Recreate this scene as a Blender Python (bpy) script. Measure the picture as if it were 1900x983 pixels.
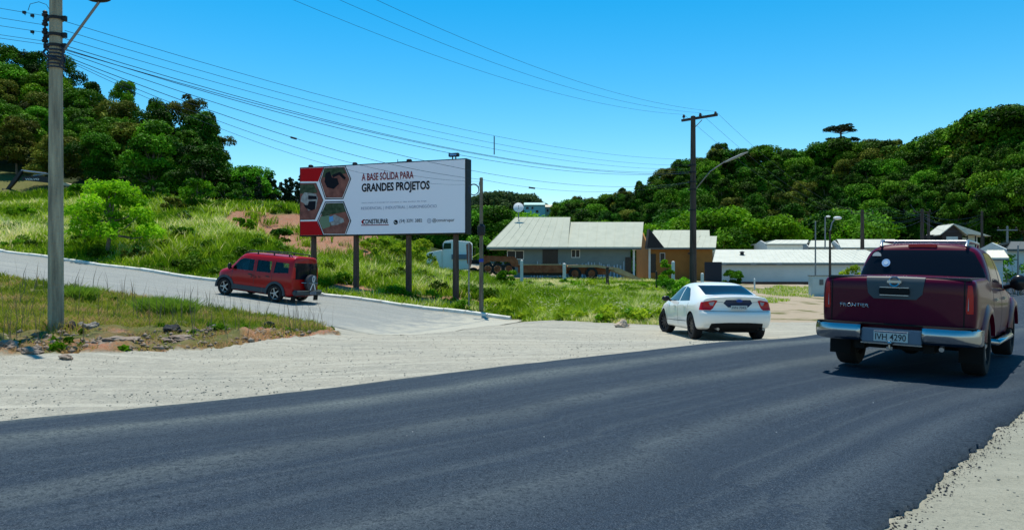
import bpy, bmesh, math, random
import numpy as np
from mathutils import Vector, Matrix
R = math.radians
SC = bpy.context.scene
COL = SC.collection
for o in list(bpy.data.objects): bpy.data.objects.remove(o)

# ---------------------------------------------------------------- camera
FPX, CX, CY, CAMZ = 1400.0, 950.0, 491.5, 1.5
cam_d = bpy.data.cameras.new("camera"); cam = bpy.data.objects.new("camera", cam_d); COL.objects.link(cam)
cam_d.sensor_width = 36; cam_d.lens = FPX/1900*36; cam_d.clip_end = 6000; cam_d.clip_start = 0.05
cam.location = (0, 0, CAMZ); cam.rotation_euler = (R(90), 0, 0)
SC.camera = cam
# ---------------------------------------------------------------- sky, sun, exposure
SUN_EL, SUN_AZ = 76.0, -12.0
world = bpy.data.worlds.new("World"); SC.world = world; world.use_nodes = True
nt = world.node_tree; nt.nodes.clear()
sky = nt.nodes.new("ShaderNodeTexSky"); sky.sky_type = 'NISHITA'; sky.sun_disc = False
sky.sun_elevation = R(SUN_EL); sky.sun_rotation = R(SUN_AZ); sky.air_density = 1.0; sky.dust_density = 0.0; sky.ozone_density = 2.5
hs = nt.nodes.new("ShaderNodeHueSaturation"); hs.inputs['Saturation'].default_value = 1.50; hs.inputs['Hue'].default_value = 0.485; hs.inputs['Value'].default_value = 1.0
bg = nt.nodes.new("ShaderNodeBackground"); bg.inputs[1].default_value = 0.15
wo = nt.nodes.new("ShaderNodeOutputWorld")
nt.links.new(sky.outputs[0], hs.inputs['Color']); nt.links.new(hs.outputs[0], bg.inputs[0]); nt.links.new(bg.outputs[0], wo.inputs[0])
sd = bpy.data.lights.new("sun", 'SUN'); sd.energy = 5.0; sd.angle = R(0.5); sd.color = (1.0, 0.94, 0.81)
sun = bpy.data.objects.new("sun", sd); COL.objects.link(sun)
sv = Vector((math.sin(R(SUN_AZ))*math.cos(R(SUN_EL)), math.cos(R(SUN_AZ))*math.cos(R(SUN_EL)), math.sin(R(SUN_EL))))
sun.rotation_euler = sv.to_track_quat('Z', 'Y').to_euler(); sun.location = sv*50
vs = SC.view_settings; vs.view_transform = 'Standard'; vs.look = 'None'; vs.gamma = 1; vs.use_curve_mapping = False; vs.exposure = 0.15
SC.cycles.max_bounces = 8; SC.cycles.transparent_max_bounces = 12
SC.cycles.use_denoising = True

# ---------------------------------------------------------------- helpers
def P(px, py, Y):           # a point seen at this pixel of the 1900 px wide photograph, Y metres away
    return Vector(((px-CX)/FPX*Y, Y, CAMZ-(py-CY)/FPX*Y))

def link(name, me, mat=None, parent=None, loc=None):
    o = bpy.data.objects.new(name, me); COL.objects.link(o)
    if mat is not None and me is not None and len(me.materials) == 0:
        for m in (mat if isinstance(mat, (list, tuple)) else [mat]): me.materials.append(m)
    if parent is not None: o.parent = parent
    if loc is not None: o.location = loc
    return o
def tag(o, label=None, cat=None, group=None, kind=None):
    if label: o['label'] = label
    if cat: o['category'] = cat
    if group: o['group'] = group
    if kind: o['kind'] = kind
    return o
def empty(name, loc=(0, 0, 0), rz=0, label=None, cat=None, group=None):
    o = bpy.data.objects.new(name, None); COL.objects.link(o)
    o.empty_display_size = .3; o.location = loc; o.rotation_euler = (0, 0, rz)
    return tag(o, label, cat, group)
def copy_tree(o, parent=None):
    c = o.copy(); COL.objects.link(c)
    if parent is not None: c.parent = parent
    for ch in list(o.children): copy_tree(ch, c)
    return c

class MB:
    def __init__(s): s.v = []; s.f = []; s.m = []; s.cur = 0
    def add(s, vs, fs, mi=None):
        b = len(s.v); s.v += [tuple(v) for v in vs]; s.f += [tuple(i+b for i in f) for f in fs]
        s.m += [s.cur if mi is None else mi]*len(fs); return s
    def box(s, x0, x1, y0, y1, z0, z1, M=None, mi=None):
        vs = [Vector((x, y, z)) for z in (z0, z1) for y in (y0, y1) for x in (x0, x1)]
        if M is not None: vs = [M @ v for v in vs]
        return s.add(vs, [(0, 2, 3, 1), (4, 5, 7, 6), (0, 1, 5, 4), (2, 6, 7, 3), (0, 4, 6, 2), (1, 3, 7, 5)], mi)
    def rod(s, a, b, r0, r1=None, n=8, cap=True, mi=None):
        a = Vector(a); b = Vector(b); r1 = r0 if r1 is None else r1
        d = (b-a).normalized(); u = d.orthogonal().normalized(); w = d.cross(u)
        vs = []
        for c, r in ((a, r0), (b, r1)):
            for i in range(n):
                t = 2*math.pi*i/n; vs.append(c+u*math.cos(t)*r+w*math.sin(t)*r)
        fs = [(i, (i+1) % n, n+(i+1) % n, n+i) for i in range(n)]
        if cap: fs += [tuple(range(n-1, -1, -1)), tuple(range(n, 2*n))]
        return s.add(vs, fs, mi)
    def tube(s, pts, rad, n=6, mi=None):
        pts = [Vector(p) for p in pts]; m = len(pts)
        rads = rad if isinstance(rad, (list, tuple)) else [rad]*m
        vs = []; up = None
        for k, p in enumerate(pts):
            d = (pts[min(k+1, m-1)]-pts[max(k-1, 0)]).normalized()
            if up is None: up = d.orthogonal().normalized()
            up = (up-d*up.dot(d)).normalized(); w = d.cross(up)
            for i in range(n):
                t = 2*math.pi*i/n; vs.append(p+up*math.cos(t)*rads[k]+w*math.sin(t)*rads[k])
        fs = []
        for k in range(m-1):
            for i in range(n): fs.append((k*n+i, k*n+(i+1) % n, (k+1)*n+(i+1) % n, (k+1)*n+i))
        fs += [tuple(range(n-1, -1, -1)), tuple(range((m-1)*n, m*n))]
        return s.add(vs, fs, mi)
    def lathe(s, prof, n=24, M=None, mi=None, close=False):
        # prof: (r, h) ; axis = local z
        vs = []; m = len(prof)
        for r, h in prof:
            for i in range(n):
                t = 2*math.pi*i/n; v = Vector((r*math.cos(t), r*math.sin(t), h)); vs.append(M @ v if M is not None else v)
        fs = []
        for k in range(m-1 if not close else m):
            k2 = (k+1) % m
            for i in range(n): fs.append((k*n+i, k*n+(i+1) % n, k2*n+(i+1) % n, k2*n+i))
        if not close: fs += [tuple(range(n-1, -1, -1)), tuple(range((m-1)*n, m*n))]
        return s.add(vs, fs, mi)
    def prism(s, poly, d0, d1, axis='y', M=None, mi=None):
        # poly in the plane of the two other axes, extruded along axis
        def mk(p, d):
            if axis == 'y': v = Vector((p[0], d, p[1]))
            elif axis == 'x': v = Vector((d, p[0], p[1]))
            else: v = Vector((p[0], p[1], d))
            return M @ v if M is not None else v
        n = len(poly)
        vs = [mk(p, d0) for p in poly]+[mk(p, d1) for p in poly]
        fs = [(i, (i+1) % n, n+(i+1) % n, n+i) for i in range(n)]+[tuple(range(n-1, -1, -1)), tuple(range(n, 2*n))]
        return s.add(vs, fs, mi)
    def sphere(s, c, r, n=12, m=8, sc=(1, 1, 1), mi=None):
        vs = []; c = Vector(c)
        for j in range(m+1):
            ph = math.pi*j/m
            for i in range(n):
                t = 2*math.pi*i/n
                vs.append(c+Vector((math.sin(ph)*math.cos(t)*r*sc[0], math.sin(ph)*math.sin(t)*r*sc[1], math.cos(ph)*r*sc[2])))
        fs = [(j*n+i, j*n+(i+1) % n, (j+1)*n+(i+1) % n, (j+1)*n+i) for j in range(m) for i in range(n)]
        return s.add(vs, fs, mi)
    def mesh(s, name, fix=True, smooth=0):
        me = bpy.data.meshes.new(name); me.from_pydata(s.v, [], s.f)
        me.polygons.foreach_set('material_index', s.m)
        if fix:
            bm = bmesh.new(); bm.from_mesh(me)
            bmesh.ops.remove_doubles(bm, verts=bm.verts, dist=1e-5)
            bmesh.ops.recalc_face_normals(bm, faces=bm.faces); bm.to_mesh(me); bm.free()
        if smooth: smooth_angle(me, smooth)
        me.update(); return me
    def build(s, name, mat, parent=None, smooth=0, loc=None):
        return link(name, s.mesh(name, True, smooth), mat, parent, loc)
def smooth_angle(me, deg=35):
    me.polygons.foreach_set('use_smooth', [True]*len(me.polygons))
    bm = bmesh.new(); bm.from_mesh(me); a = R(deg)
    for e in bm.edges:
        if len(e.link_faces) == 2 and e.calc_face_angle(0) > a: e.smooth = False
    bm.to_mesh(me); bm.free(); me.update()
def fast_mesh(name, V, F, attrs=None):
    V = np.asarray(V, dtype=np.float32); F = np.asarray(F, dtype=np.int32)
    me = bpy.data.meshes.new(name); n, k = F.shape
    me.vertices.add(len(V)); me.vertices.foreach_set('co', V.ravel())
    me.loops.add(n*k); me.loops.foreach_set('vertex_index', F.ravel())
    me.polygons.add(n); me.polygons.foreach_set('loop_start', np.arange(0, n*k, k, dtype=np.int32))
    me.polygons.foreach_set('loop_total', np.full(n, k, dtype=np.int32))
    if attrs:
        for an, arr in attrs.items():
            at = me.attributes.new(an, 'FLOAT', 'POINT'); at.data.foreach_set('value', np.asarray(arr, dtype=np.float32))
    me.update(calc_edges=True); return me
def bevel(me, w=.02, seg=2):
    bm = bmesh.new(); bm.from_mesh(me)
    bmesh.ops.bevel(bm, geom=[e for e in bm.edges if len(e.link_faces) == 2 and e.calc_face_angle(0) > .5], offset=w, segments=seg, affect='EDGES', clamp_overlap=True)
    bm.to_mesh(me); bm.free(); return me
def subsurf(me, lv=2):
    o = bpy.data.objects.new('tmp', me); COL.objects.link(o)
    m = o.modifiers.new('s', 'SUBSURF'); m.levels = lv; m.render_levels = lv
    dg = bpy.context.evaluated_depsgraph_get(); dg.update()
    r = bpy.data.meshes.new_from_object(o.evaluated_get(dg)); bpy.data.objects.remove(o); return r
def boolean(a, b, op='DIFFERENCE', keep_mats=True):
    oa = bpy.data.objects.new('ta', a); ob = bpy.data.objects.new('tb', b); COL.objects.link(oa); COL.objects.link(ob)
    m = oa.modifiers.new('b', 'BOOLEAN'); m.operation = op; m.object = ob; m.solver = 'EXACT'
    try: m.material_mode = 'TRANSFER' if keep_mats else 'INDEX'
    except Exception: pass
    dg = bpy.context.evaluated_depsgraph_get(); dg.update()
    r = bpy.data.meshes.new_from_object(oa.evaluated_get(dg))
    bpy.data.objects.remove(oa); bpy.data.objects.remove(ob); return r
def grown(me, d):
    c = me.copy(); n = len(c.vertices); co = np.empty(n*3, np.float32); no = np.empty(n*3, np.float32)
    c.vertices.foreach_get('co', co); c.vertex_normals.foreach_get('vector', no)
    c.vertices.foreach_set('co', co+no*d); c.update(); c.materials.clear(); return c
_fonts = {}
def text_mesh(txt, w=None, h=None, ex=.004, off=0.0, align='LEFT', shear=0):
    """flat lettering in the local xz plane, front towards -y"""
    cu = bpy.data.curves.new('lettering', 'FONT'); cu.body = txt; cu.size = 1; cu.extrude = 0.0; cu.offset = off; cu.resolution_u = 3; cu.shear = shear
    o = bpy.data.objects.new('tmp', cu); COL.objects.link(o)
    dg = bpy.context.evaluated_depsgraph_get(); dg.update()
    me = bpy.data.meshes.new_from_object(o.evaluated_get(dg)); bpy.data.objects.remove(o)
    n = len(me.vertices); co = np.empty(n*3, np.float32); me.vertices.foreach_get('co', co); co = co.reshape(-1, 3)
    mn = co.min(0); mx = co.max(0)
    sy = (h/(mx[1]-mn[1])) if h else 1; sx = (w/(mx[0]-mn[0])) if w else sy
    x = (co[:, 0]-mn[0])*sx; y = (co[:, 1]-mn[1])*sy
    if align == 'CENTER': x -= (mx[0]-mn[0])*sx/2; y -= (mx[1]-mn[1])*sy/2
    out = np.stack([x, np.zeros(n), y], 1).astype(np.float32)
    me.vertices.foreach_set('co', out.ravel()); me.update()
    if ex:
        bm = bmesh.new(); bm.from_mesh(me)
        g = bmesh.ops.extrude_face_region(bm, geom=bm.faces[:])
        bmesh.ops.translate(bm, verts=[v for v in g['geom'] if isinstance(v, bmesh.types.BMVert)], vec=(0, -ex, 0))
        bmesh.ops.recalc_face_normals(bm, faces=bm.faces); bm.to_mesh(me); bm.free()
    return me

# ---------------------------------------------------------------- materials
def mat(name, col, rough=.6, metal=0, coat=0, spec=.25, noise=None, bump=None, trans=0, emis=None, sheen=0):
    """noise=(scale, colour2, amount[, vertical stretch]) ; bump=(scale, strength)"""
    m = bpy.data.materials.new(name); m.use_nodes = True; t = m.node_tree; b = t.nodes['Principled BSDF']
    b.inputs['Base Color'].default_value = (*col, 1); b.inputs['Roughness'].default_value = rough; b.inputs['Metallic'].default_value = metal
    b.inputs['Coat Weight'].default_value = coat; b.inputs['Coat Roughness'].default_value = .04; b.inputs['Specular IOR Level'].default_value = spec
    if noise or bump: tc = t.nodes.new('ShaderNodeTexCoord')
    if noise:
        nz = t.nodes.new('ShaderNodeTexNoise'); nz.inputs['Scale'].default_value = noise[0]; nz.inputs['Detail'].default_value = 6; nz.inputs['Roughness'].default_value = .65
        mr = t.nodes.new('ShaderNodeMapRange'); mr.inputs[1].default_value = .35; mr.inputs[2].default_value = .68; mr.inputs[4].default_value = noise[2]
        mx = t.nodes.new('ShaderNodeMix'); mx.data_type = 'RGBA'; mx.inputs[6].default_value = (*col, 1); mx.inputs[7].default_value = (*noise[1], 1)
        mp = t.nodes.new('ShaderNodeMapping'); mp.inputs['Scale'].default_value = (1, 1, noise[3] if len(noise) > 3 else 1); t.links.new(tc.outputs['Object'], mp.inputs[0])
        t.links.new(mp.outputs[0], nz.inputs['Vector']); t.links.new(nz.outputs[0], mr.inputs[0]); t.links.new(mr.outputs[0], mx.inputs[0]); t.links.new(mx.outputs[2], b.inputs['Base Color'])
    if bump:
        n2 = t.nodes.new('ShaderNodeTexNoise'); n2.inputs['Scale'].default_value = bump[0]; n2.inputs['Detail'].default_value = 5
        bp = t.nodes.new('ShaderNodeBump'); bp.inputs['Strength'].default_value = bump[1]; bp.inputs['Distance'].default_value = .05
        t.links.new(tc.outputs['Object'], n2.inputs['Vector']); t.links.new(n2.outputs[0], bp.inputs['Height']); t.links.new(bp.outputs[0], b.inputs['Normal'])
    return m
def leaf_mat(name, dark, light, dry=None, trans=.35, vary=.35):
    """foliage: the 'tint' attribute picks between leaf colours, per-tree random shifts hue a little"""
    m = bpy.data.materials.new(name); m.use_nodes = True; t = m.node_tree; b = t.nodes['Principled BSDF']; out = t.nodes['Material Output']
    at = t.nodes.new('ShaderNodeAttribute'); at.attribute_name = 'tint'
    cr = t.nodes.new('ShaderNodeValToRGB'); e = cr.color_ramp.elements
    e[0].color = (*dark, 1); e[0].position = .1; e[1].color = (*light, 1); e[1].position = .8 if dry else .9
    if dry: x = cr.color_ramp.elements.new(1.0); x.color = (*dry, 1)
    oi = t.nodes.new('ShaderNodeObjectInfo'); hsv = t.nodes.new('ShaderNodeHueSaturation')
    mr = t.nodes.new('ShaderNodeMapRange'); mr.inputs[3].default_value = 1-vary; mr.inputs[4].default_value = 1+vary
    mh = t.nodes.new('ShaderNodeMapRange'); mh.inputs[3].default_value = .5-.012*vary/.35; mh.inputs[4].default_value = .5+.02*vary/.35
    wn = t.nodes.new('ShaderNodeTexWhiteNoise'); wn.noise_dimensions = '1D'
    t.links.new(oi.outputs['Random'], mr.inputs[0]); t.links.new(oi.outputs['Random'], wn.inputs['W']); t.links.new(wn.outputs['Value'], mh.inputs[0])
    t.links.new(at.outputs['Fac'], cr.inputs[0]); t.links.new(cr.outputs[0], hsv.inputs['Color']); t.links.new(mr.outputs[0], hsv.inputs['Value']); t.links.new(mh.outputs[0], hsv.inputs['Hue'])
    t.links.new(hsv.outputs[0], b.inputs['Base Color']); b.inputs['Roughness'].default_value = .6; b.inputs['Specular IOR Level'].default_value = .06
    tr = t.nodes.new('ShaderNodeBsdfTranslucent'); ms = t.nodes.new('ShaderNodeMixShader'); ms.inputs[0].default_value = trans
    t.links.new(hsv.outputs[0], tr.inputs[0]); t.links.new(b.outputs[0], ms.inputs[1]); t.links.new(tr.outputs[0], ms.inputs[2]); t.links.new(ms.outputs[0], out.inputs[0])
    return m
# ================================================================ terrain
# side road: kerb line K(t), heading away to the left and uphill
KD = Vector((-.929, .370, 0)); KN = Vector((.370, .929, 0)); K0 = Vector((-7.33, 33.2, 0))
def kz(t): return -.04+(.084*t if t < 0 else .1*t if t < 30 else 3.0+.07*(t-30))
def K(t, s=0): p = K0+KD*t+KN*s; return p.x, p.y
ctrl = []
def C(x, y, z): ctrl.append((x, y, z))
for t in (-8, -3, 2, 8, 15, 22, 32, 45, 62):
    for s in (-7.6, -4, 0): x, y = K(t, s); C(x, y, kz(t)-.02)
for t in (-6, -2, 2, 6, 12, 20, 30):
    for s_, r_ in ((1, .1), (2.7, .25), (4.6, .35 if t < 3 else .8)): x, y = K(t, s_); C(x, y, kz(t)+r_)
for x, y, z in [(-4.8, 7.1, 0), (-.3, 10.75, 0), (4, 14.4, .0), (7.3, 17.5, -.12), (14, 25, -.45), (25, 38, -.9), (2.1, 4.3, 0), (5.4, 8, 0), (9.4, 13, -.1), (15, 20, -.4), (30, 37, -.95),
    (0, 0, 0), (-10, 1, 0), (-10, -10, 0), (10, -10, 0), (10, 0, 0), (20, 5, -.1), (-22, -9, 0), (4, 4, 0), (8, 8, -.02), (12, 9, -.1), (1, 7.5, 0.02), (-4, 3.5, .02), (5, 11.5, .0), (0, -5, 0), (-2, 1, 0), (2, 1, 0),
    (-60, -60, 0), (60, -60, 0), (0, -80, 0), (300, 0, -3), (-300, 0, 20), (0, -400, 0), (40, 10, -.5), (60, 50, -1.2),
    (-8.4, 12.3, -.05), (-5.6, 14.3, -.14), (-3.2, 16.5, -.2), (-4.0, 19.0, -.28), (-1, 24.5, -.5), (.9, 27.9, -.58), (4.9, 24.2, -.48), (6, 18.4, -.33), (8.5, 22, -.45), (1, 16.5, -.2), (-1.5, 12.5, -.06), (2, 20.5, -.36), (-2, 21, -.37),
    (-8.6, 14.0, .06), (-9.4, 15.5, .16), (-5.8, 16.6, .0), (-13, 14, .15), (-12, 11, .0), (-16, 18, .4), (-11, 19.5, .15), (-12, 22, .15), (-17, 24, .6), (-22, 14, .5), (-34, 22, 1.6), (-30, 0, .4), (-5.5, 21.3, -.3), (-8, 20, -.05),
    (9.5, 30, -.55), (14, 40, -.62), (18, 50, -.7), (25, 60, -.8), (30, 80, -.9), (36, 95, -.95), (52, 95, -1.05), (40, 60, -1), (60, 130, -1), (20, 28, -.8), (90, 130, 2),
    (1, 32, -.48), (4, 28, -.5), (6, 34, -.48), (0, 42, 0.0), (8, 42, -.3), (-3, 40, .1), (4, 50, .15), (-3, 50, .4),
    (-3, 58, .35), (4, 58, .3), (12, 56, .05), (14, 64, .1), (-2, 72, .4), (8, 75, .2), (22, 78, -.3), (-6, 60, .7), (-8, 72, 1.2),
    # left bank
    (-21, 46, 3.1), (-16.4, 46, 3.1), (-13.5, 44, 2.1), (-33, 55, 3.9), (-9, 42, 1.2), (-6.3, 42, .75), (-8, 52, 1.7), (-27, 50, 3.6),
    (-57, 85, 9.0), (-45.7, 80, 8.5), (-34, 68, 7.4), (-23.6, 60, 5.9), (-20.5, 58.5, 5.6), (-16.2, 58.5, 5.2), (-11.2, 58.5, 4.1), (-18.1, 54, 3.9), (-14.5, 52, 3.1), (-11, 50, 2.6), (-45, 60, 5.2), (-60, 62, 5.6),
    (-26, 80, 5.8), (-18, 82, 5.0), (-36, 82, 7.6), (-8, 85, 3), (-60, 100, 13), (-90, 90, 11),
    # left wooded hill
    (-95, 140, 30), (-82, 135, 27), (-67, 125, 20), (-53, 115, 15), (-41, 105, 9.5), (-36, 100, 6), (-120, 165, 36), (-75, 160, 24), (-120, 200, 38), (-45, 140, 9), (-30, 130, 7), (-60, 180, 12), (-72, 200, 12), (-105, 300, 18), (-130, 380, 28), (-14, 120, 5),
    # valley and middle distance
    (0, 110, 1), (20, 120, -1), (0, 180, 3), (30, 180, 2), (-20, 300, 12), (10, 300, 12), (-60, 230, 9), (-60, 300, 12), (20, 250, 6), (-20, 480, 34), (14, 480, 28), (-60, 500, 38), (28, 520, 22), (60, 620, 24),
    # right wooded hill
    (30, 330, 13), (45, 280, 19), (62, 238, 24), (80, 240, 28), (100, 240, 28), (126, 235, 29), (120, 180, 17), (150, 205, 33), (115, 150, 13), (150, 170, 32), (190, 190, 44), (100, 135, 4), (45, 170, 3), (60, 165, 3), (80, 165, 5), (50, 210, 11), (75, 200, 14), (100, 195, 14), (108, 130, 5.5), (96, 128, 3.0), (130, 140, 14),
    (200, 300, 55), (100, 400, 30), (60, 350, 26), (300, 500, 50), (-220, 300, 50), (-300, 500, 50), (0, 900, 30), (200, 900, 30), (-200, 900, 40), (600, 600, 40), (-600, 600, 60), (600, -100, 10), (-600, -100, 30)]: C(x, y, z)
ctrl = np.array(ctrl)
def warp(x, y):
    r = np.sqrt(x*x+y*y)+1e-6; q = np.log1p(r/14)*10/r; return x*q, y*q
_cu, _cv = warp(ctrl[:, 0], ctrl[:, 1])
def _U(r2): return .5*r2*np.log(r2+1e-9)
def _fit():
    n = len(ctrl); d = (_cu[:, None]-_cu)**2+(_cv[:, None]-_cv)**2
    A = np.zeros((n+3, n+3)); A[:n, :n] = _U(d)+np.eye(n)*.004; A[:n, n] = 1; A[:n, n+1] = _cu; A[:n, n+2] = _cv; A[n:, :n] = A[:n, n:].T
    b = np.zeros(n+3); b[:n] = ctrl[:, 2]; return np.linalg.solve(A, b)
_w = _fit()
def tz(x, y):
    x = np.atleast_1d(np.asarray(x, float)).ravel(); y = np.atleast_1d(np.asarray(y, float)).ravel(); out = np.empty(len(x)); n = len(ctrl)
    for a in range(0, len(x), 20000):
        u, v = warp(x[a:a+20000], y[a:a+20000]); d = (u[:, None]-_cu)**2+(v[:, None]-_cv)**2
        out[a:a+20000] = _U(d) @ _w[:n]+_w[n]+_w[n+1]*u+_w[n+2]*v
    return out
def Z(x, y): return float(tz(x, y)[0])
def inpoly(x, y, poly):
    x = np.asarray(x); y = np.asarray(y); r = np.zeros(x.shape, bool); n = len(poly); j = n-1
    for i in range(n):
        xi, yi = poly[i]; xj, yj = poly[j]
        c = ((yi > y) != (yj > y)) & (x < (xj-xi)*(y-yi)/((yj-yi) if yj != yi else 1e-9)+xi); r ^= c; j = i
    return r
def vnoise(x, y, sc=1.0, seed=0):
    rs = np.random.RandomState(seed); tab = rs.rand(256, 256); x = np.asarray(x)*sc; y = np.asarray(y)*sc
    xi = np.floor(x).astype(int); yi = np.floor(y).astype(int); fx = x-xi; fy = y-yi; fx = fx*fx*(3-2*fx); fy = fy*fy*(3-2*fy)
    g = lambda a, b: tab[a % 256, b % 256]
    return (g(xi, yi)*(1-fx)+g(xi+1, yi)*fx)*(1-fy)+(g(xi, yi+1)*(1-fx)+g(xi+1, yi+1)*fx)*fy
def fbm(x, y, sc, seed=0, o=4):
    s = 0; a = .5; t = 0
    for k in range(o): s = s+a*vnoise(x, y, sc*2**k, seed+k*7); t += a; a *= .5
    return s/t
# regions (plan view, metres)
BANK = [K(-7.6, .35), K(5, .35), K(20, .35), K(50, .35), (-90, 92), (-60, 108), (-20, 95), (-4, 72), (-2, 60), (0.1, 36)]
FIELD = [K(-8.2, .35), (.3, 29.6), (1.0, 28.4), (2.9, 25.6), (4.9, 25.0), (6.8, 27.5), (8.2, 33), (10.5, 41), (14, 52), (16, 60), (13, 62), (-4, 60), (-7, 34)]
VERGE = [(-4.3, 19.0), (-5.0, 16.2), (-5.7, 14.7), (-7.2, 13.5), (-8.5, 12.75), (-11, 11.6), (-16, 9), (-30, 3), (-60, 22)]+[K(t, -7.7) for t in (36, 24, 14, 6, 0, -3)]+[(-5.2, 21.8)]
CUT = [(-20.8, 53), (-21.5, 58.6), (-16, 59.6), (-10.0, 59), (-8.4, 45), (-11.5, 44.2), (-14.2, 46.5), (-17.4, 49.5)]
def region_masks(x, y):
    return inpoly(x, y, BANK), inpoly(x, y, FIELD), inpoly(x, y, VERGE)
def make_ground():
    th = np.concatenate([np.arange(-180, -46, 4.0), np.arange(-46, 46.01, .26), np.arange(50, 181, 4.0)])
    rr = np.concatenate([[0.02, .6, 1.2, 1.8], 2.2*np.exp(np.arange(0, 6.0, .0105)), [1400, 2200, 3600]])
    T, RR = np.meshgrid(np.radians(th), rr, indexing='ij')
    x = (RR*np.sin(T)).ravel(); y = (RR*np.cos(T)).ravel(); z = tz(x, y); r = np.hypot(x, y)
    z = np.where(r > 900, z*np.exp(-(r-900)/900), z)
    bk, fd, vg = region_masks(x, y)
    # rough, eroded lumps on the verge edge and the bank
    z += np.where(vg, (fbm(x, y, 2.2, 3)-.45)*.30*np.clip((r-9)/4, 0, 1)+(fbm(x, y, 7, 8)-.5)*.16, 0)+np.where(bk, (fbm(x, y, .5, 5)-.5)*.7, 0)*np.clip(((x-K0.x)*KN.x+(y-K0.y)*KN.y-1.5)/4, 0, 1)
    z += (fbm(x, y, 4, 11)-.5)*.02+(fbm(x, y, 1, 12)-.5)*.03
    # bare red soil: verge lip, strip under the hoarding, the cut
    e = fbm(x, y, .8, 21)
    redstrip = inpoly(x, y, [K(-6, 1.5), K(2.5, 1.4), K(2.5, 3.3), K(-6, 3.6)])
    lip = vg & (~inpoly(x, y, [(-4.6, 19.2), (-6.6, 17.2), (-9.5, 14.9), (-12, 13.2), (-60, 0), (-60, 60), (-20, 60)]))
    cut = inpoly(x, y, CUT)
    soil = np.where(cut, 1.0, np.where(redstrip | lip, np.clip((e-.38)*5, 0, 1), 0))
    grass = np.where(bk | fd | vg, 1.0, 0.0); far = inpoly(x, y, [(-200, 110), (-60, 98), (-45, 84), (-26, 70), (-10, 72), (0, 95), (20, 165), (60, 150), (100, 132), (160, 135), (400, 300), (800, 1200), (-800, 1200), (-500, 300)])
    dirt = inpoly(x, y, [(8.5, 27), (12, 40), (16, 52), (24, 62), (30, 92), (60, 92), (60, 80), (40, 50), (20, 30), (14, 26)])
    grass = np.where(far, 1.0, grass); yard = inpoly(x, y, [(13, 52), (20, 52), (36, 96), (70, 96), (100, 130), (60, 150), (20, 120), (-4, 80), (-4, 62), (13, 62)])
    grass = np.where(yard & ~far, np.clip((e-.5)*6, 0, 1), grass)
    grass = np.where(dirt, np.clip((e-.60)*8, 0, 1), grass)
    right = inpoly(x, y, [(16, 18), (40, 45), (70, 80), (200, 100), (200, -20), (30, 0)]); grass = np.where(right, np.clip((e-.35)*6, 0, 1), grass)
    n = len(rr); m = len(th)
    ii = (np.arange(m-1)[:, None]*n+np.arange(n-1)[None, :]).ravel()
    F = np.stack([ii, ii+1, ii+n+1, ii+n], 1)
    me = fast_mesh('ground', np.stack([x, y, z], 1), F, {'grassy': grass, 'soil': soil, 'woods': np.where(far, 1.0, 0), 'shoulder': np.where(inpoly(x, y, [(-.5, 1.5), (2.2, 4.4), (12, 15.2), (30, 34), (40, 20), (10, -6)]), 1.0, 0), 'slope': np.where(inpoly(x, y, [(72, 108), (84, 150), (92, 158), (110, 160), (140, 158), (200, 170), (200, 100), (80, 95)]), 1.0, 0), 'earth': np.where(dirt | yard, 1.0, 0)})
    me.polygons.foreach_set('use_smooth', [True]*len(me.polygons))
    return me
def N(t, kind, **kw):
    n = t.nodes.new('ShaderNode'+kind)
    for k, v in kw.items():
        if k.startswith('i_'): n.inputs[int(k[2:])].default_value = v
        else: setattr(n, k, v)
    return n
def ramp(t, src, stops):
    c = t.nodes.new('ShaderNodeValToRGB'); e = c.color_ramp.elements
    e[0].position = stops[0][0]; e[0].color = (*stops[0][1], 1); e[1].position = stops[-1][0]; e[1].color = (*stops[-1][1], 1)
    for p, col in stops[1:-1]: x = e.new(p); x.color = (*col, 1)
    t.links.new(src, c.inputs[0]); return c.outputs[0]
def mixc(t, fac, a, b):
    m = t.nodes.new('ShaderNodeMix'); m.data_type = 'RGBA'
    for s, i in ((fac, 0), (a, 6), (b, 7)):
        if isinstance(s, tuple): m.inputs[i].default_value = (*s, 1) if len(s) == 3 else s
        elif isinstance(s, float): m.inputs[i].default_value = s
        else: t.links.new(s, m.inputs[i])
    return m.outputs[2]
def mth(t, op, a, b=None, clamp=False):
    m = t.nodes.new('ShaderNodeMath'); m.operation = op; m.use_clamp = clamp
    for s, i in ((a, 0), (b, 1)):
        if s is None: continue
        if isinstance(s, (int, float)): m.inputs[i].default_value = s
        else: t.links.new(s, m.inputs[i])
    return m.outputs[0]
def noise(t, vec, sc, det=5, rough=.6):
    n = t.nodes.new('ShaderNodeTexNoise'); n.inputs['Scale'].default_value = sc; n.inputs['Detail'].default_value = det; n.inputs['Roughness'].default_value = rough
    t.links.new(vec, n.inputs['Vector']); return n.outputs[0]
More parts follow.
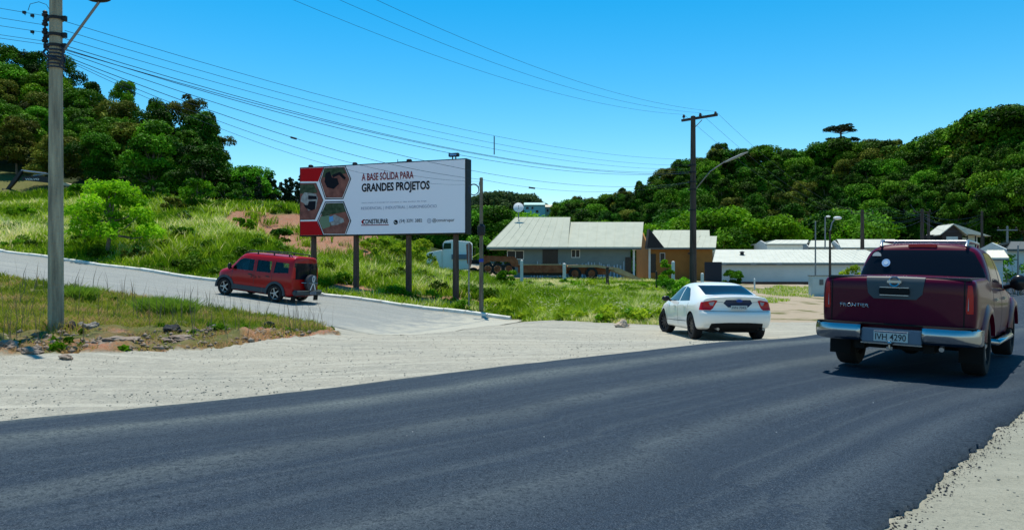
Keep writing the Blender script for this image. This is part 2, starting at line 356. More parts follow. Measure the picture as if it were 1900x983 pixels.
def ground_mat():
    m = bpy.data.materials.new('ground'); m.use_nodes = True; t = m.node_tree; b = t.nodes['Principled BSDF']
    tc = t.nodes.new('ShaderNodeTexCoord').outputs['Object']
    big = noise(t, tc, .35); mid = noise(t, tc, 3.5); cz = noise(t, tc, 13, 4, .75); fine = noise(t, tc, 38, 3, .75); vf = noise(t, tc, 140, 2, .8)
    grav = mixc(t, ramp(t, big, [(.35, (0, 0, 0)), (.65, (1, 1, 1))]), (.395, .372, .30), (.30, .295, .25))
    grav = mixc(t, ramp(t, mid, [(.45, (0, 0, 0)), (.75, (1, 1, 1))]), grav, (.43, .41, .335))
    grav = mixc(t, ramp(t, fine, [(.53, (0, 0, 0)), (.66, (1, 1, 1))]), grav, (.18, .18, .16))
    grav = mixc(t, ramp(t, vf, [(.56, (0, 0, 0)), (.62, (.8, .8, .8))]), grav, (.15, .15, .14))
    grav = mixc(t, ramp(t, cz, [(.36, (.55,)*3), (.5, (0, 0, 0))]), grav, (.23, .225, .195)); grav = mixc(t, ramp(t, cz, [(.56, (0, 0, 0)), (.70, (.6,)*3)]), grav, (.52, .50, .42))
    # wheel streaks swept along the junction
    mp = t.nodes.new('ShaderNodeMapping'); mp.inputs['Rotation'].default_value = (0, 0, R(-30)); mp.inputs['Scale'].default_value = (.12, 2.2, 1); t.links.new(tc, mp.inputs[0])
    st = noise(t, mp.outputs[0], 1.2, 4)
    grav = mixc(t, ramp(t, st, [(.5, (0, 0, 0)), (.7, (.55, .55, .55))]), grav, (.50, .48, .40))
    A = lambda n: (lambda a: (setattr(a, 'attribute_name', n), a.outputs['Fac'])[1])(t.nodes.new('ShaderNodeAttribute'))
    gr = mixc(t, ramp(t, mid, [(.35, (0, 0, 0)), (.65, (1, 1, 1))]), (.075, .085, .022), (.15, .125, .05))
    gr = mixc(t, ramp(t, fine, [(.4, (0, 0, 0)), (.7, (.8, .8, .8))]), gr, (.09, .12, .025))
    wd = mixc(t, ramp(t, mid, [(.35, (0, 0, 0)), (.65, (1, 1, 1))]), (.015, .028, .008), (.04, .055, .015))
    gr = mixc(t, A('woods'), gr, wd); slope_ = mixc(t, ramp(t, big, [(.4, (0, 0, 0)), (.62, (1, 1, 1))]), (.13, .17, .03), (.24, .19, .11)); gr = mixc(t, A('slope'), gr, slope_)
    ear = mixc(t, ramp(t, mid, [(.4, (0, 0, 0)), (.65, (1, 1, 1))]), (.36, .29, .21), (.31, .26, .19))
    so = mixc(t, ramp(t, mid, [(.35, (0, 0, 0)), (.68, (1, 1, 1))]), (.36, .125, .058), (.43, .21, .12))
    so = mixc(t, ramp(t, cz, [(.46, (0, 0, 0)), (.60, (1, 1, 1))]), so, (.20, .16, .125)); so = mixc(t, ramp(t, cz, [(.34, (1, 1, 1)), (.44, (0, 0, 0))]), so, (.10, .055, .035)); so = mixc(t, ramp(t, fine, [(.5, (0, 0, 0)), (.68, (.8, .8, .8))]), so, (.13, .07, .045))
    grav = mixc(t, mth(t, 'MULTIPLY', A('shoulder'), .55), grav, (.21, .215, .165)); c = mixc(t, A('earth'), grav, ear); c = mixc(t, A('grassy'), c, gr); c = mixc(t, A('soil'), c, so)
    t.links.new(c, b.inputs['Base Color']); b.inputs['Roughness'].default_value = .95; b.inputs['Specular IOR Level'].default_value = .15
    bp = t.nodes.new('ShaderNodeBump'); bp.inputs['Strength'].default_value = .55; bp.inputs['Distance'].default_value = .02
    h = mth(t, 'ADD', fine, vf); t.links.new(h, bp.inputs['Height']); t.links.new(bp.outputs[0], b.inputs['Normal'])
    return m
def road_mat(name, base, light, fac=1.0, light_amt=.6, fleck=(.16, .17, .18), fade=False):
    m = bpy.data.materials.new(name); m.use_nodes = True; t = m.node_tree; b = t.nodes['Principled BSDF']
    uv = t.nodes.new('ShaderNodeUVMap').outputs[0]; tc = t.nodes.new('ShaderNodeTexCoord').outputs['Object']
    mp = t.nodes.new('ShaderNodeMapping'); mp.inputs['Scale'].default_value = (1.5, .035, 1); t.links.new(uv, mp.inputs[0])
    st = noise(t, mp.outputs[0], 1.6, 5, .55)
    mp2 = t.nodes.new('ShaderNodeMapping'); mp2.inputs['Scale'].default_value = (5, .03, 1); t.links.new(uv, mp2.inputs[0])
    s2 = noise(t, mp2.outputs[0], 1.5, 4, .6)
    big = noise(t, tc, .7, 4); coarse = noise(t, tc, 26, 3, .75); fine = noise(t, tc, 90, 3, .8); vf = noise(t, tc, 260, 2, .8)
    mpb = t.nodes.new('ShaderNodeMapping'); mpb.inputs['Scale'].default_value = (.5, .12, 1); t.links.new(uv, mpb.inputs[0]); big_ = noise(t, mpb.outputs[0], 1.0, 4)
    c = mixc(t, ramp(t, st, [(.48, (0, 0, 0)), (.68, (light_amt,)*3)]), base, light)
    c = mixc(t, ramp(t, s2, [(.55, (0, 0, 0)), (.72, (light_amt*1.1,)*3)]), c, light)
    if not fade:
        sx = t.nodes.new('ShaderNodeSeparateXYZ'); t.links.new(uv, sx.inputs[0]); wob = mth(t, 'ADD', sx.outputs[0], mth(t, 'MULTIPLY', mth(t, 'SUBTRACT', big_, .5), 1.1))
        bands = ramp(t, mth(t, 'DIVIDE', wob, 7.0), [(0, (.55,)*3), (.02, (.05,)*3), (.10, (0, 0, 0)), (.15, (.85,)*3), (.22, (.08,)*3), (.36, (0, 0, 0)), (.40, (.45,)*3), (.48, (0, 0, 0)), (.62, (.0,)*3), (.68, (.22,)*3), (.76, (0, 0, 0)), (1, (0, 0, 0))])
        c = mixc(t, bands, c, (.135, .160, .155))
    c = mixc(t, ramp(t, big, [(.35, (.35,)*3), (.62, (0, 0, 0))]), c, tuple(v*.78 for v in base))
    c = mixc(t, ramp(t, coarse, [(.38, (.75,)*3), (.52, (0, 0, 0))]), c, tuple(v*.55 for v in base))
    c = mixc(t, ramp(t, fine, [(.53, (0, 0, 0)), (.68, (.85,)*3)]), c, fleck)
    c = mixc(t, ramp(t, fine, [(.36, (.8,)*3), (.45, (0, 0, 0))]), c, tuple(v*.4 for v in base))
    if fade:
        sx = t.nodes.new('ShaderNodeSeparateXYZ'); t.links.new(uv, sx.inputs[0]); fn = noise(t, tc, 1.6, 5, .65); k = mth(t, 'ADD', mth(t, 'MULTIPLY', sx.outputs[1], .22), mth(t, 'MULTIPLY', mth(t, 'SUBTRACT', fn, .5), 1.6))
        c = mixc(t, ramp(t, k, [(.35, (1, 1, 1)), (.85, (0, 0, 0))]), c, mixc(t, ramp(t, fine, [(.53, (0, 0, 0)), (.66, (1, 1, 1))]), (.40, .39, .325), (.20, .20, .18)))
    c = mixc(t, ramp(t, vf, [(.60, (0, 0, 0)), (.68, (.8,)*3)]), c, tuple(v*1.35 for v in fleck))
    t.links.new(c, b.inputs['Base Color']); b.inputs['Roughness'].default_value = .9; b.inputs['Specular IOR Level'].default_value = .10
    bp = t.nodes.new('ShaderNodeBump'); bp.inputs['Strength'].default_value = .5; bp.inputs['Distance'].default_value = .008
    t.links.new(fine, bp.inputs['Height']); t.links.new(bp.outputs[0], b.inputs['Normal'])
    return m
def polyline(pts, step):
    pts = [Vector((p[0], p[1], 0)) for p in pts]; out = []
    # catmull-rom
    for i in range(len(pts)-1):
        p0 = pts[max(i-1, 0)]; p1 = pts[i]; p2 = pts[i+1]; p3 = pts[min(i+2, len(pts)-1)]; n = max(2, int((p2-p1).length/step))
        for k in range(n):
            u = k/n; out.append(.5*((2*p1)+(-p0+p2)*u+(2*p0-5*p1+4*p2-p3)*u*u+(-p0+3*p1-3*p2+p3)*u**3))
    out.append(pts[-1]); return out
def strip(name, A, B, nl, lift, m, rag=(0, 0), seed=1, skirt=.12):
    """surface between two polylines with the same number of points"""
    rs = np.random.RandomState(seed); n = len(A); V = []; UV = []; s = 0
    L = []
    ar = np.array([p.x+p.y for p in A]); ra = (fbm(ar, ar*0, 1.1, seed, 5)-.5)*2*rag[0]; rb = (fbm(ar, ar*0, 1.1, seed+9, 6)-.5)*2*rag[1]+((fbm(ar, ar*0, 9, seed+5, 3)-.5)*.07 if rag[1] < .1 else 0)
    xs = []; ys = []; us = []; vs_ = []; lifts = []
    for i in range(n):
        a = A[i]; b = B[i]; d = b-a; W_ = d.length; dn = d/W_; a2 = a+dn*ra[i]; b2 = b+dn*rb[i]
        if i: s += (A[i]-A[i-1]).length*.5+(B[i]-B[i-1]).length*.5
        row = [(a2, -skirt)]+[(a2, lift)]+[(a.lerp(b, k/nl), lift) for k in range(1, nl)]+[(b2, lift)]+[(b2, -skirt)]
        for p, h in row: xs.append(p.x); ys.append(p.y); lifts.append(h); us.append((p-a).dot(dn)); vs_.append(s)
    z = tz(xs, ys)+np.array(lifts); c = nl+3
    ii = (np.arange(n-1)[:, None]*c+np.arange(c-1)[None, :]).ravel(); F = np.stack([ii, ii+1, ii+c+1, ii+c], 1)
    me = fast_mesh(name, np.stack([xs, ys, z], 1), F)
    uvl = me.uv_layers.new(name='UVMap'); fl = F.ravel(); uvl.data.foreach_set('uv', np.stack([np.array(us)[fl], np.array(vs_)[fl]], 1).ravel().astype(np.float32))
    me.polygons.foreach_set('use_smooth', [True]*len(me.polygons))
    o = link(name, me, m); return o
M_ground = ground_mat()
g = link('ground', make_ground(), M_ground); tag(g, kind='structure')
M_asph = road_mat('asphalt', (.020, .034, .054), (.082, .104, .117), light_amt=.38, fleck=(.095, .118, .145))
M_side = road_mat('worn_asphalt', (.27, .285, .27), (.38, .385, .34), light_amt=.7, fleck=(.22, .23, .23), fade=True)
# main road: far edge and near edge
farE = [(-60, -36.5), (-30, -13), (-4.8, 7.1), (-.3, 10.8), (4, 14.4), (8.2, 18.6), (14.5, 26), (24, 38.5), (36, 57), (50, 82), (75, 120)]
nearE = [(-54, -43), (-24, -19), (-.35, 1.5), (2.1, 4.25), (5.45, 8.0), (12.2, 15.3), (19.5, 22.5), (30.5, 34), (43, 52), (58, 77), (83, 115)]
def resample(pl, n):
    L = [0]
    for i in range(1, len(pl)): L.append(L[-1]+(pl[i]-pl[i-1]).length)
    out = []; j = 0
    for k in range(n):
        s = L[-1]*k/(n-1)
        while j < len(L)-2 and L[j+1] < s: j += 1
        u = (s-L[j])/max(L[j+1]-L[j], 1e-6); out.append(pl[j].lerp(pl[j+1], min(u, 1)))
    return out
fe = []; ne = []
fa = polyline(farE, .5); 
def cr_seg(pts, i, n):
    pts = [Vector((p[0], p[1], 0)) for p in pts]; p0 = pts[max(i-1, 0)]; p1 = pts[i]; p2 = pts[i+1]; p3 = pts[min(i+2, len(pts)-1)]
    return [.5*((2*p1)+(-p0+p2)*u+(2*p0-5*p1+4*p2-p3)*u*u+(-p0+3*p1-3*p2+p3)*u**3) for u in (k/n for k in range(n))]
for i in range(len(farE)-1):
    n = max(4, int(math.dist(farE[i], farE[i+1])/(.05 if 2 <= i <= 4 else .6)))
    if i == 1: n = 200
    fe += cr_seg(farE, i, n); ne += cr_seg(nearE, i, n)
ro = strip('main_road', fe, ne, 16, .035, M_asph, rag=(.04, .07), seed=4); tag(ro, kind='structure')
sa = [Vector((*K(t, -.02), 0)) for t in np.arange(-8.5, 62, .4)]; sb = [Vector((*K(t, -7.6+min(0, (t+4)*.5)), 0)) for t in np.arange(-8.5, 62, .4)]
ro = strip('side_road', sa, sb, 10, .022, M_side, rag=(0, .12), seed=7, skirt=.1); tag(ro, kind='structure')
# painted kerb stones
M_kerb = mat('kerb_concrete', (.78, .77, .70), .85, noise=(2.5, (.45, .44, .38), .8), bump=(30, .4))
mb = MB(); rnd = random.Random(5)
t = -7.8
while t < 60:
    L_ = 1.0 if t < 40 else 2.0; g0 = .015 if t < 40 else .02
    a = Vector((*K(t+g0, 0), 0)); b_ = Vector((*K(t+L_-g0, 0), 0)); j = rnd.uniform(-.012, .012); hh = .15+rnd.uniform(-.015, .015)
    za = Z(a.x, a.y); zb = Z(b_.x, b_.y)
    vs_ = []
    for q, zq in ((a, za), (b_, zb)):
        for s, h in ((.0+j, -.2), (.17+j, -.2), (.16+j, hh), (.03+j, hh-.01), (.0+j, hh-.035)): p = q+KN*s; vs_.append((p.x, p.y, zq+h))
    mb.add(vs_, [(0, 1, 6, 5), (1, 2, 7, 6), (2, 3, 8, 7), (3, 4, 9, 8), (4, 0, 5, 9), (4, 3, 2, 1, 0), (5, 6, 7, 8, 9)])
    t += L_
ko = mb.build('kerb', M_kerb); tag(ko, kind='structure')
# ================================================================ vegetation
rs = np.random.RandomState(11)
def blades(name, x, y, h, w, tint, lean=.35, sink=.03, z=None):
    n = len(x); z = (tz(x, y) if z is None else z)-sink
    a = rs.rand(n)*2*np.pi; dx = np.cos(a); dy = np.sin(a); la = rs.rand(n)*2*np.pi; lm = (.15+rs.rand(n))*lean*h
    lx = np.cos(la)*lm; ly = np.sin(la)*lm
    V = np.empty((n, 5, 3)); 
    V[:, 0] = np.stack([x-dx*w/2, y-dy*w/2, z], 1); V[:, 1] = np.stack([x+dx*w/2, y+dy*w/2, z], 1)
    V[:, 2] = np.stack([x-dx*w*.42+lx*.35, y-dy*w*.42+ly*.35, z+h*.55], 1); V[:, 3] = np.stack([x+dx*w*.42+lx*.35, y+dy*w*.42+ly*.35, z+h*.55], 1)
    V[:, 4] = np.stack([x+lx, y+ly, z+h*(1-.12*rs.rand(n))], 1)
    b = (np.arange(n)*5)[:, None]; F = np.concatenate([b+np.array([[0, 1, 3]]), b+np.array([[0, 3, 2]]), b+np.array([[2, 3, 4]])])
    return V.reshape(-1, 3), F, np.repeat(tint, 5)
def polar_points(n, a0, a1, r0, r1, poly, pw=1.0):
    a = np.radians(a0+(a1-a0)*rs.rand(n)); r = r0*np.exp(rs.rand(n)**pw*math.log(r1/r0)); x = r*np.sin(a); y = r*np.cos(a)
    k = inpoly(x, y, poly); return x[k], y[k]
def grow(name, x, y, h, wk, tint, m, lean=.35, wmin=.012, zf=None):
    r = np.hypot(x, y); w = np.maximum(wmin, r*wk)*(.6+.8*rs.rand(len(x)))
    V, F, T = blades(name, x, y, h, w, tint, lean)
    o = link(name, fast_mesh(name, V, F, {'tint': T}), m); tag(o, kind='stuff'); return o
M_grass = leaf_mat('grass_blades', (.08, .19, .003), (.40, .56, .028), dry=(.84, .76, .38), trans=.5, vary=.0)
M_verge = leaf_mat('verge_grass', (.085, .16, .004), (.33, .36, .035), dry=(.50, .31, .14), trans=.4, vary=.0)
M_weed = leaf_mat('weed_leaves', (.05, .13, .012), (.22, .36, .03), trans=.4, vary=.0)
# --- bank
x, y = polar_points(520000, -46, 3, 29, 105, BANK)
cutp = CUT
strp = [K(-6, 1.5), K(2.5, 1.4), K(2.5, 3.2), K(-6, 3.5)]
e = fbm(x, y, .8, 21); k = ~(inpoly(x, y, cutp) & (fbm(x, y, 1.1, 70) < .62)) & ~(inpoly(x, y, strp) & (e > .36)); x = x[k]; y = y[k]
p1 = fbm(x, y, .16, 31); p2 = fbm(x, y, .9, 33); r = np.hypot(x, y)
sdist = (x-K0.x)*KN.x+(y-K0.y)*KN.y
keep = rs.rand(len(x)) < np.clip(.45+1.2*(p2-.3), .25, 1); x = x[keep]; y = y[keep]; p1 = p1[keep]; p2 = p2[keep]; r = r[keep]; sdist = sdist[keep]
h = (.28+.75*p2)*(.6+.8*rs.rand(len(x)))*np.clip(.30+sdist*.22, .2, 1.15)
tint = np.clip(.30+1.9*(p1-.45)+1.0*(fbm(x, y, .55, 36)-.5)+.5*(p2-.5)+.55*(rs.rand(len(x))-.5)+np.where(rs.rand(len(x)) < .13, .5, 0), 0, 1)
grow('bank_grass', x, y, h*.72, .00085, tint, M_grass, lean=.8)
# --- field
x, y = polar_points(330000, -4, 20, 23, 66, FIELD)
fd = fbm(x, y, .35, 41); f2 = fbm(x, y, 1.6, 43); edge = np.clip((y-np.interp(x, [0, 1, 3, 5, 8], [30, 28.4, 25.6, 25, 30]))/5, 0, 1)
keep = (rs.rand(len(x)) < np.clip(.35+1.3*(f2-.3), .2, 1)) & ~(inpoly(x, y, strp) & (fbm(x, y, .8, 21) > .36))
x = x[keep]; y = y[keep]; fd = fd[keep]; f2 = f2[keep]; edge = edge[keep]
h = (.22+.62*f2)*(.55+.8*rs.rand(len(x)))*(.28+.72*edge)
tint = np.clip(.36+2.0*(fd-.46)+.9*(f2-.5)+.6*(rs.rand(len(x))-.5)+(1-edge)*.30+np.where(rs.rand(len(x)) < .15, .4, 0), 0, 1)
grow('field_grass', x, y, h*np.interp(y, [30, 42, 50], [1, .7, .42]), .0008, tint, M_grass, lean=.8)
# --- verge
x, y = polar_points(420000, -50, -8, 9, 52, VERGE, .9)
v1 = fbm(x, y, .7, 51); v2 = fbm(x, y, 2.6, 53)
lipn = ~inpoly(x, y, [(-4.6, 19.2), (-6.6, 17.4), (-9.5, 15.1), (-12, 13.4), (-60, 2), (-60, 60), (-20, 60)])
keep = rs.rand(len(x)) < np.where(lipn, np.clip((v1-.42)*2.8, .04, .6), np.clip(.35+1.5*(v2-.32), .1, 1)); x = x[keep]; y = y[keep]; v1 = v1[keep]; v2 = v2[keep]; lp = lipn[keep]
h = (.07+.36*v2)*(.5+.9*rs.rand(len(x)))*np.where(lp, .5, 1)
tint = np.clip(.25+2.0*(v1-.42)+.8*(rs.rand(len(x))-.5)+np.where(lp, .3, 0), 0, 1)
grow('verge_grass', x, y, h*.8, .0008, np.clip(tint+.12, 0, 1), M_verge, lean=1.1, wmin=.008)
# tall dry seed stalks on the verge crest
x, y = polar_points(9000, -34, -9, 16, 34, VERGE); k = (fbm(x, y, .5, 61) > .52); x = x[k][:260]; y = y[k][:260]
h = .5+.7*rs.rand(len(x)); grow('dry_stalks', x, y, h, .0006, np.full(len(x), 1.0), mat('dry_stalk', (.23, .16, .10), .9), lean=.3, wmin=.01)
# right-hand sparse grass
RG = [(9.5, 29), (12.5, 38), (18, 48), (24, 58), (34, 70), (38, 88), (31, 88), (22, 64), (14, 50), (9, 36)]
x, y = polar_points(90000, 12, 30, 27, 90, RG); k = fbm(x, y, .35, 81) > .52; x = x[k]; y = y[k]
grow('yard_grass', x, y, .08+.2*rs.rand(len(x)), .0008, np.clip(.5+.6*rs.rand(len(x)), 0, 1), M_grass)
RS = [(19, 17), (30, 30), (48, 54), (75, 95), (110, 95), (60, 30)]
x, y = polar_points(60000, 33, 42, 24, 100, RS); 
grow('roadside_grass', x, y, .15+.4*rs.rand(len(x)), .001, np.clip(.2+.6*rs.rand(len(x)), 0, 1), M_grass)

# ---- leafy things: shrubs, weeds, trees
def leaf_cloud(rs, centres, radii, n_per, size, up=.3, squash=.8, tints=None, droop=0):
    V = []; T = []
    for i, (c, r) in enumerate(zip(centres, radii)):
        n = int(n_per*(r/np.mean(radii))**2); d = rs.randn(n, 3); d /= np.linalg.norm(d, axis=1)[:, None]
        low = d[:, 2] < -.35; d[low, 2] *= -.6
        rad = r*(.55+.5*rs.rand(n)**.6); p = np.array(c)+d*rad[:, None]*np.array([1, 1, squash])
        nrm = d*.8+rs.randn(n, 3)*.75+np.array([0, 0, up]); nrm /= np.linalg.norm(nrm, axis=1)[:, None]
        a = np.cross(nrm, rs.randn(n, 3)); a /= np.linalg.norm(a, axis=1)[:, None]; b = np.cross(nrm, a)
        s = size*(.55+.9*rs.rand(n))[:, None]
        q = np.stack([p-a*s, p+b*s*.5, p+a*s, p-b*s*.5], 1); V.append(q.reshape(-1, 3))
        tt = (tints[i] if tints is not None else .5)+.28*(rs.rand(n)-.5)+.12*(d[:, 2]); T.append(np.repeat(np.clip(tt, 0, 1), 4))  # leaves atop each clump tinted lighter: sunlit tops put into the colour
    V = np.concatenate(V); T = np.concatenate(T); F = np.arange(len(V)).reshape(-1, 4); return V, F, T
def tree_meshes(name, seed, H, Rr, base=.2, lobes=22, leaf=.28, n_per=260, shape='round', trunk_r=.2, lean=0, ls=1.0):
    q = np.random.RandomState(seed); cs = []; rad = []; tn = []
    for i in range(lobes):
        u = (i+q.rand())/lobes; zc = H*(base+(1-base)*(u))
        if shape == 'round': pr = math.sqrt(max(.05, 1-(max(0, u-.35)/.68)**2))*(.75+.4*q.rand())
        elif shape == 'cone': pr = 1.05-.95*u
        elif shape == 'flat': pr = .35+.9*u; zc = H*(.62+.33*q.rand())
        elif shape == 'tall': pr = .75 if u < .8 else .45
        a = q.rand()*2*math.pi; rr = Rr*pr*math.sqrt(q.rand())*.8
        rl = ls*Rr*(.20+.24*q.rand())*(1.0 if shape != 'cone' else (.9-.55*u))
        zc = min(zc, H-rl*.8); cs.append((math.cos(a)*rr+lean*zc, math.sin(a)*rr, zc)); rad.append(rl); tn.append(.1+.75*q.rand())
    V, F, T = leaf_cloud(q, cs, rad, n_per, leaf, tints=tn, squash=.9)
    crown = fast_mesh(name+'_crown', V, F, {'tint': T})
    mb = MB(); top = H*.8; pts = [(0, 0, -.4)]+[(lean*z_+q.uniform(-.1, .1)*Rr*.3, q.uniform(-.1, .1)*Rr*.3, z_) for z_ in np.linspace(H*.12, top, 5)]
    mb.tube(pts, [trunk_r*1.25]+[trunk_r*(1-.15*k) for k in range(5)], 8)
    for c in sorted(cs, key=lambda c: -c[2])[::2]:
        s = Vector(pts[2 if c[2] < H*.6 else 3]); e_ = Vector(c); m_ = s.lerp(e_, .5)+Vector((0, 0, -.05*H))
        mb.tube([s, m_, e_], [trunk_r*.5, trunk_r*.3, trunk_r*.12], 5)
    return crown, mb.mesh(name+'_trunk', fix=False)
M_bark = mat('bark', (.11, .085, .06), .9, noise=(6, (.2, .17, .13), 1), bump=(14, .8))
M_bark2 = mat('pale_bark', (.34, .31, .26), .9, noise=(6, (.2, .17, .13), 1), bump=(14, .5))
L_dark = leaf_mat('dark_leaves', (.005, .022, .001), (.075, .185, .007), vary=.35, trans=.12)
L_mid = leaf_mat('mid_leaves', (.010, .045, .001), (.13, .29, .010), vary=.35, trans=.15)
L_lite = leaf_mat('light_leaves', (.025, .10, .001), (.17, .38, .008), vary=.25, trans=.3)
L_oliv = leaf_mat('olive_leaves', (.02, .034, .002), (.20, .225, .022), vary=.3, trans=.12)
L_yell = leaf_mat('yellow_green_leaves', (.12, .21, .010), (.34, .47, .02), vary=.15, trans=.4)
L_pine = leaf_mat('pine_needles', (.008, .024, .010), (.03, .058, .022), vary=.25, trans=.12)
PROT = {}
def proto(key, *a, **k): PROT[key] = tree_meshes(key, *a, **k)
proto('dA', 1, 12, 4.6, lobes=34, leaf=.21, n_per=400); proto('dB', 2, 13, 4.0, lobes=32, leaf=.21, n_per=400, shape='tall'); proto('dC', 3, 10, 4.8, lobes=32, leaf=.21, n_per=400)
proto('mA', 4, 12, 5.0, lobes=34, leaf=.22, n_per=400); proto('mB', 5, 14, 4.4, base=.18, lobes=34, leaf=.21, n_per=400, shape='tall')
proto('bA', 6, 7, 4.0, base=.08, lobes=22, leaf=.17, n_per=480); proto('bB', 7, 6, 4.4, base=.05, lobes=22, leaf=.17, n_per=480)
proto('eA', 8, 16, 4.2, base=.5, lobes=18, leaf=.2, n_per=360, shape='flat', trunk_r=.22)
proto('cA', 9, 13, 3.4, base=.04, lobes=60, leaf=.2, n_per=170, shape='cone'); proto('cB', 10, 14, 3.2, base=.04, lobes=60, leaf=.2, n_per=170, shape='cone')
_inst = {}
def tree(kind, mt, x, y, H, name, label, cat, group=None, bark=None, wid=None, z=None, rot=None, sink=.15):
    cr, tr = PROT[kind]; key = (kind, mt.name)
    if key not in _inst:
        c2 = cr.copy(); c2.materials.append(mt); t2 = tr.copy(); t2.materials.append(bark or M_bark); _inst[key] = (c2, t2)
    c2, t2 = _inst[key]; base = {'dA': 12, 'dB': 13, 'dC': 10, 'mA': 12, 'mB': 14, 'bA': 7, 'bB': 6, 'eA': 16, 'cA': 13, 'cB': 14}.get(kind, 1)
    s = H/base; e = empty(name, (x, y, (Z(x, y) if z is None else z)-sink), rnd.uniform(0, 6.28) if rot is None else rot, label, cat, group)
    ws = s*(wid or rnd.uniform(.9, 1.2)); e.scale = (ws, ws, s)
    link('crown', c2, None, e); link('trunk', t2, None, e); return e
rnd = random.Random(77)
def interp(tab, x):
    return float(np.interp(x, [a for a, b in tab], [b for a, b in tab]))
# left wooded hill: rows of trees from the skyline down, each tree's top set out by bearing
skyL = [(-60, 60), (0, 84), (60, 92), (100, 100), (135, 112), (160, 152), (200, 158), (250, 150), (300, 185), (340, 178), (370, 200), (400, 240), (430, 285), (445, 325), (480, 345), (560, 345)]
botL = [(-60, 330), (0, 335), (130, 330), (200, 340), (300, 350), (400, 355), (445, 375), (480, 385), (560, 390)]
yTop = [(-60, 144), (0, 140), (100, 135), (200, 125), (300, 115), (400, 105), (445, 100), (560, 95)]
yBot = [(-60, 104), (0, 100), (150, 94), (250, 86), (400, 80), (450, 78), (560, 80)]
GL = 'trees on the wooded hill behind the bank'
def hill(sky, bot, yT, yB, x0, x1, rows, kinds, grp, lab, stepf=1.0, hmin=7, hmax=15):
    for j in range(rows):
        u = j/(rows-1)      # 0 = lowest front row, 1 = skyline
        px = x0+rnd.uniform(0, 20)
        while px < x1:
            Y = interp(yB, px)*(1-u)+interp(yT, px)*u; s = interp(sky, px); b = interp(bot, px); py = b+(s-b)*(.22+.78*u)+rnd.uniform(-6, 8)*(1 if u < 1 else .8)
            Y *= rnd.uniform(.98, 1.02); top = P(px, py, Y); zg = Z(top.x, Y); H = top.z-zg
            lo, hi = hmin*rnd.uniform(.8, 1.1), hmax+rnd.uniform(-1, 3); Hc = min(max(H, lo), hi) if u < .99 else max(H, lo*.8); z0 = zg
            k, mt, w = rnd.choices(kinds, weights=[q[2] for q in kinds])[0]
            tree(k, mt, top.x, Y, Hc, 'forest_tree', lab(k, mt, px, u), 'tree', grp(k, mt, px, u), z=z0, sink=0, wid=(10/max(Hc, 6))**.35*rnd.uniform(.9, 1.15)*(.82 if u > .9 else 1))
            px += stepf*rnd.uniform(.8, 1.2)*4.6*1400/Y
    return
names = {'dark_leaves': 'dark green', 'mid_leaves': 'mid green', 'light_leaves': 'bright green', 'olive_leaves': 'olive green', 'yellow_green_leaves': 'yellow green', 'pine_needles': 'dark pine'}
def band(u): return 'on the skyline of' if u > .9 else 'high on' if u > .55 else 'midway up' if u > .25 else 'at the foot of'
def posL(px): return 'left of the concrete pole' if px < 95 else 'right of the concrete pole' if px < 200 else 'above the young tree' if px < 300 else 'by its right end'
def labL(k, mt, px, u): return '%s tree %s the left wooded hill, %s' % (names[mt.name], band(u), posL(px))
def grpL(k, mt, px, u): return labL(k, mt, px, u).replace(' tree ', ' trees ')
hill(skyL, botL, yTop, yBot, -50, 470, 6, [('dA', L_dark, 3), ('dB', L_dark, 2), ('dC', L_mid, 2), ('mA', L_mid, 3), ('mA', L_oliv, 1), ('mB', L_mid, 2), ('dA', L_oliv, 1)], grpL, labL, 1.2)
# row of dark conifers behind the red cut
for i, px in enumerate(range(450, 640, 9)):
    Y = rnd.uniform(79, 86); py = rnd.uniform(322, 338); t_ = P(px+rnd.uniform(-3, 3), py, Y)
    z0 = Z(t_.x, Y); tree('cA' if i % 2 else 'cB', L_pine, t_.x, Y, t_.z-z0+.3, 'conifer', 'slender dark conifer in the row above the red earth cut', 'tree', 'dark conifers above the earth cut', sink=.3, wid=1.0)
# right wooded hill
skyR = [(1030, 378), (1060, 370), (1100, 365), (1160, 345), (1200, 335), (1215, 318), (1245, 305), (1300, 290), (1330, 268), (1380, 278), (1420, 268), (1470, 272), (1500, 276), (1530, 262), (1556, 254), (1590, 258), (1650, 262), (1700, 266), (1735, 252), (1760, 232), (1790, 222), (1830, 200), (1870, 192), (1960, 195)]
botR = [(1030, 420), (1100, 425), (1300, 440), (1500, 440), (1600, 428), (1700, 405), (1800, 395), (1900, 370), (1960, 360)]
yTR = [(1030, 330), (1150, 290), (1250, 250), (1400, 240), (1600, 232), (1750, 205), (1900, 180), (1960, 180)]
yBR = [(1030, 180), (1150, 170), (1300, 150), (1500, 150), (1650, 152), (1750, 150), (1850, 140), (1960, 135)]
def posR(px): return 'over the white house' if px < 1180 else 'left of the wooden pole' if px < 1285 else 'right of the wooden pole' if px < 1420 else 'left of the araucaria' if px < 1545 else 'right of the araucaria' if px < 1650 else 'over the pickup cab' if px < 1790 else 'by the right edge'
def labR(k, mt, px, u): return '%s tree %s the right wooded hill, %s' % (names[mt.name], band(u), posR(px))
def grpR(k, mt, px, u): return labR(k, mt, px, u).replace(' tree ', ' trees ')
hill(skyR, botR, yTR, yBR, 1035, 1950, 7, [('dA', L_dark, 3), ('dB', L_dark, 3), ('dC', L_dark, 2), ('mA', L_mid, 2), ('mA', L_oliv, .8), ('mB', L_dark, 2), ('dA', L_oliv, 1)], grpR, labR, 1.45)
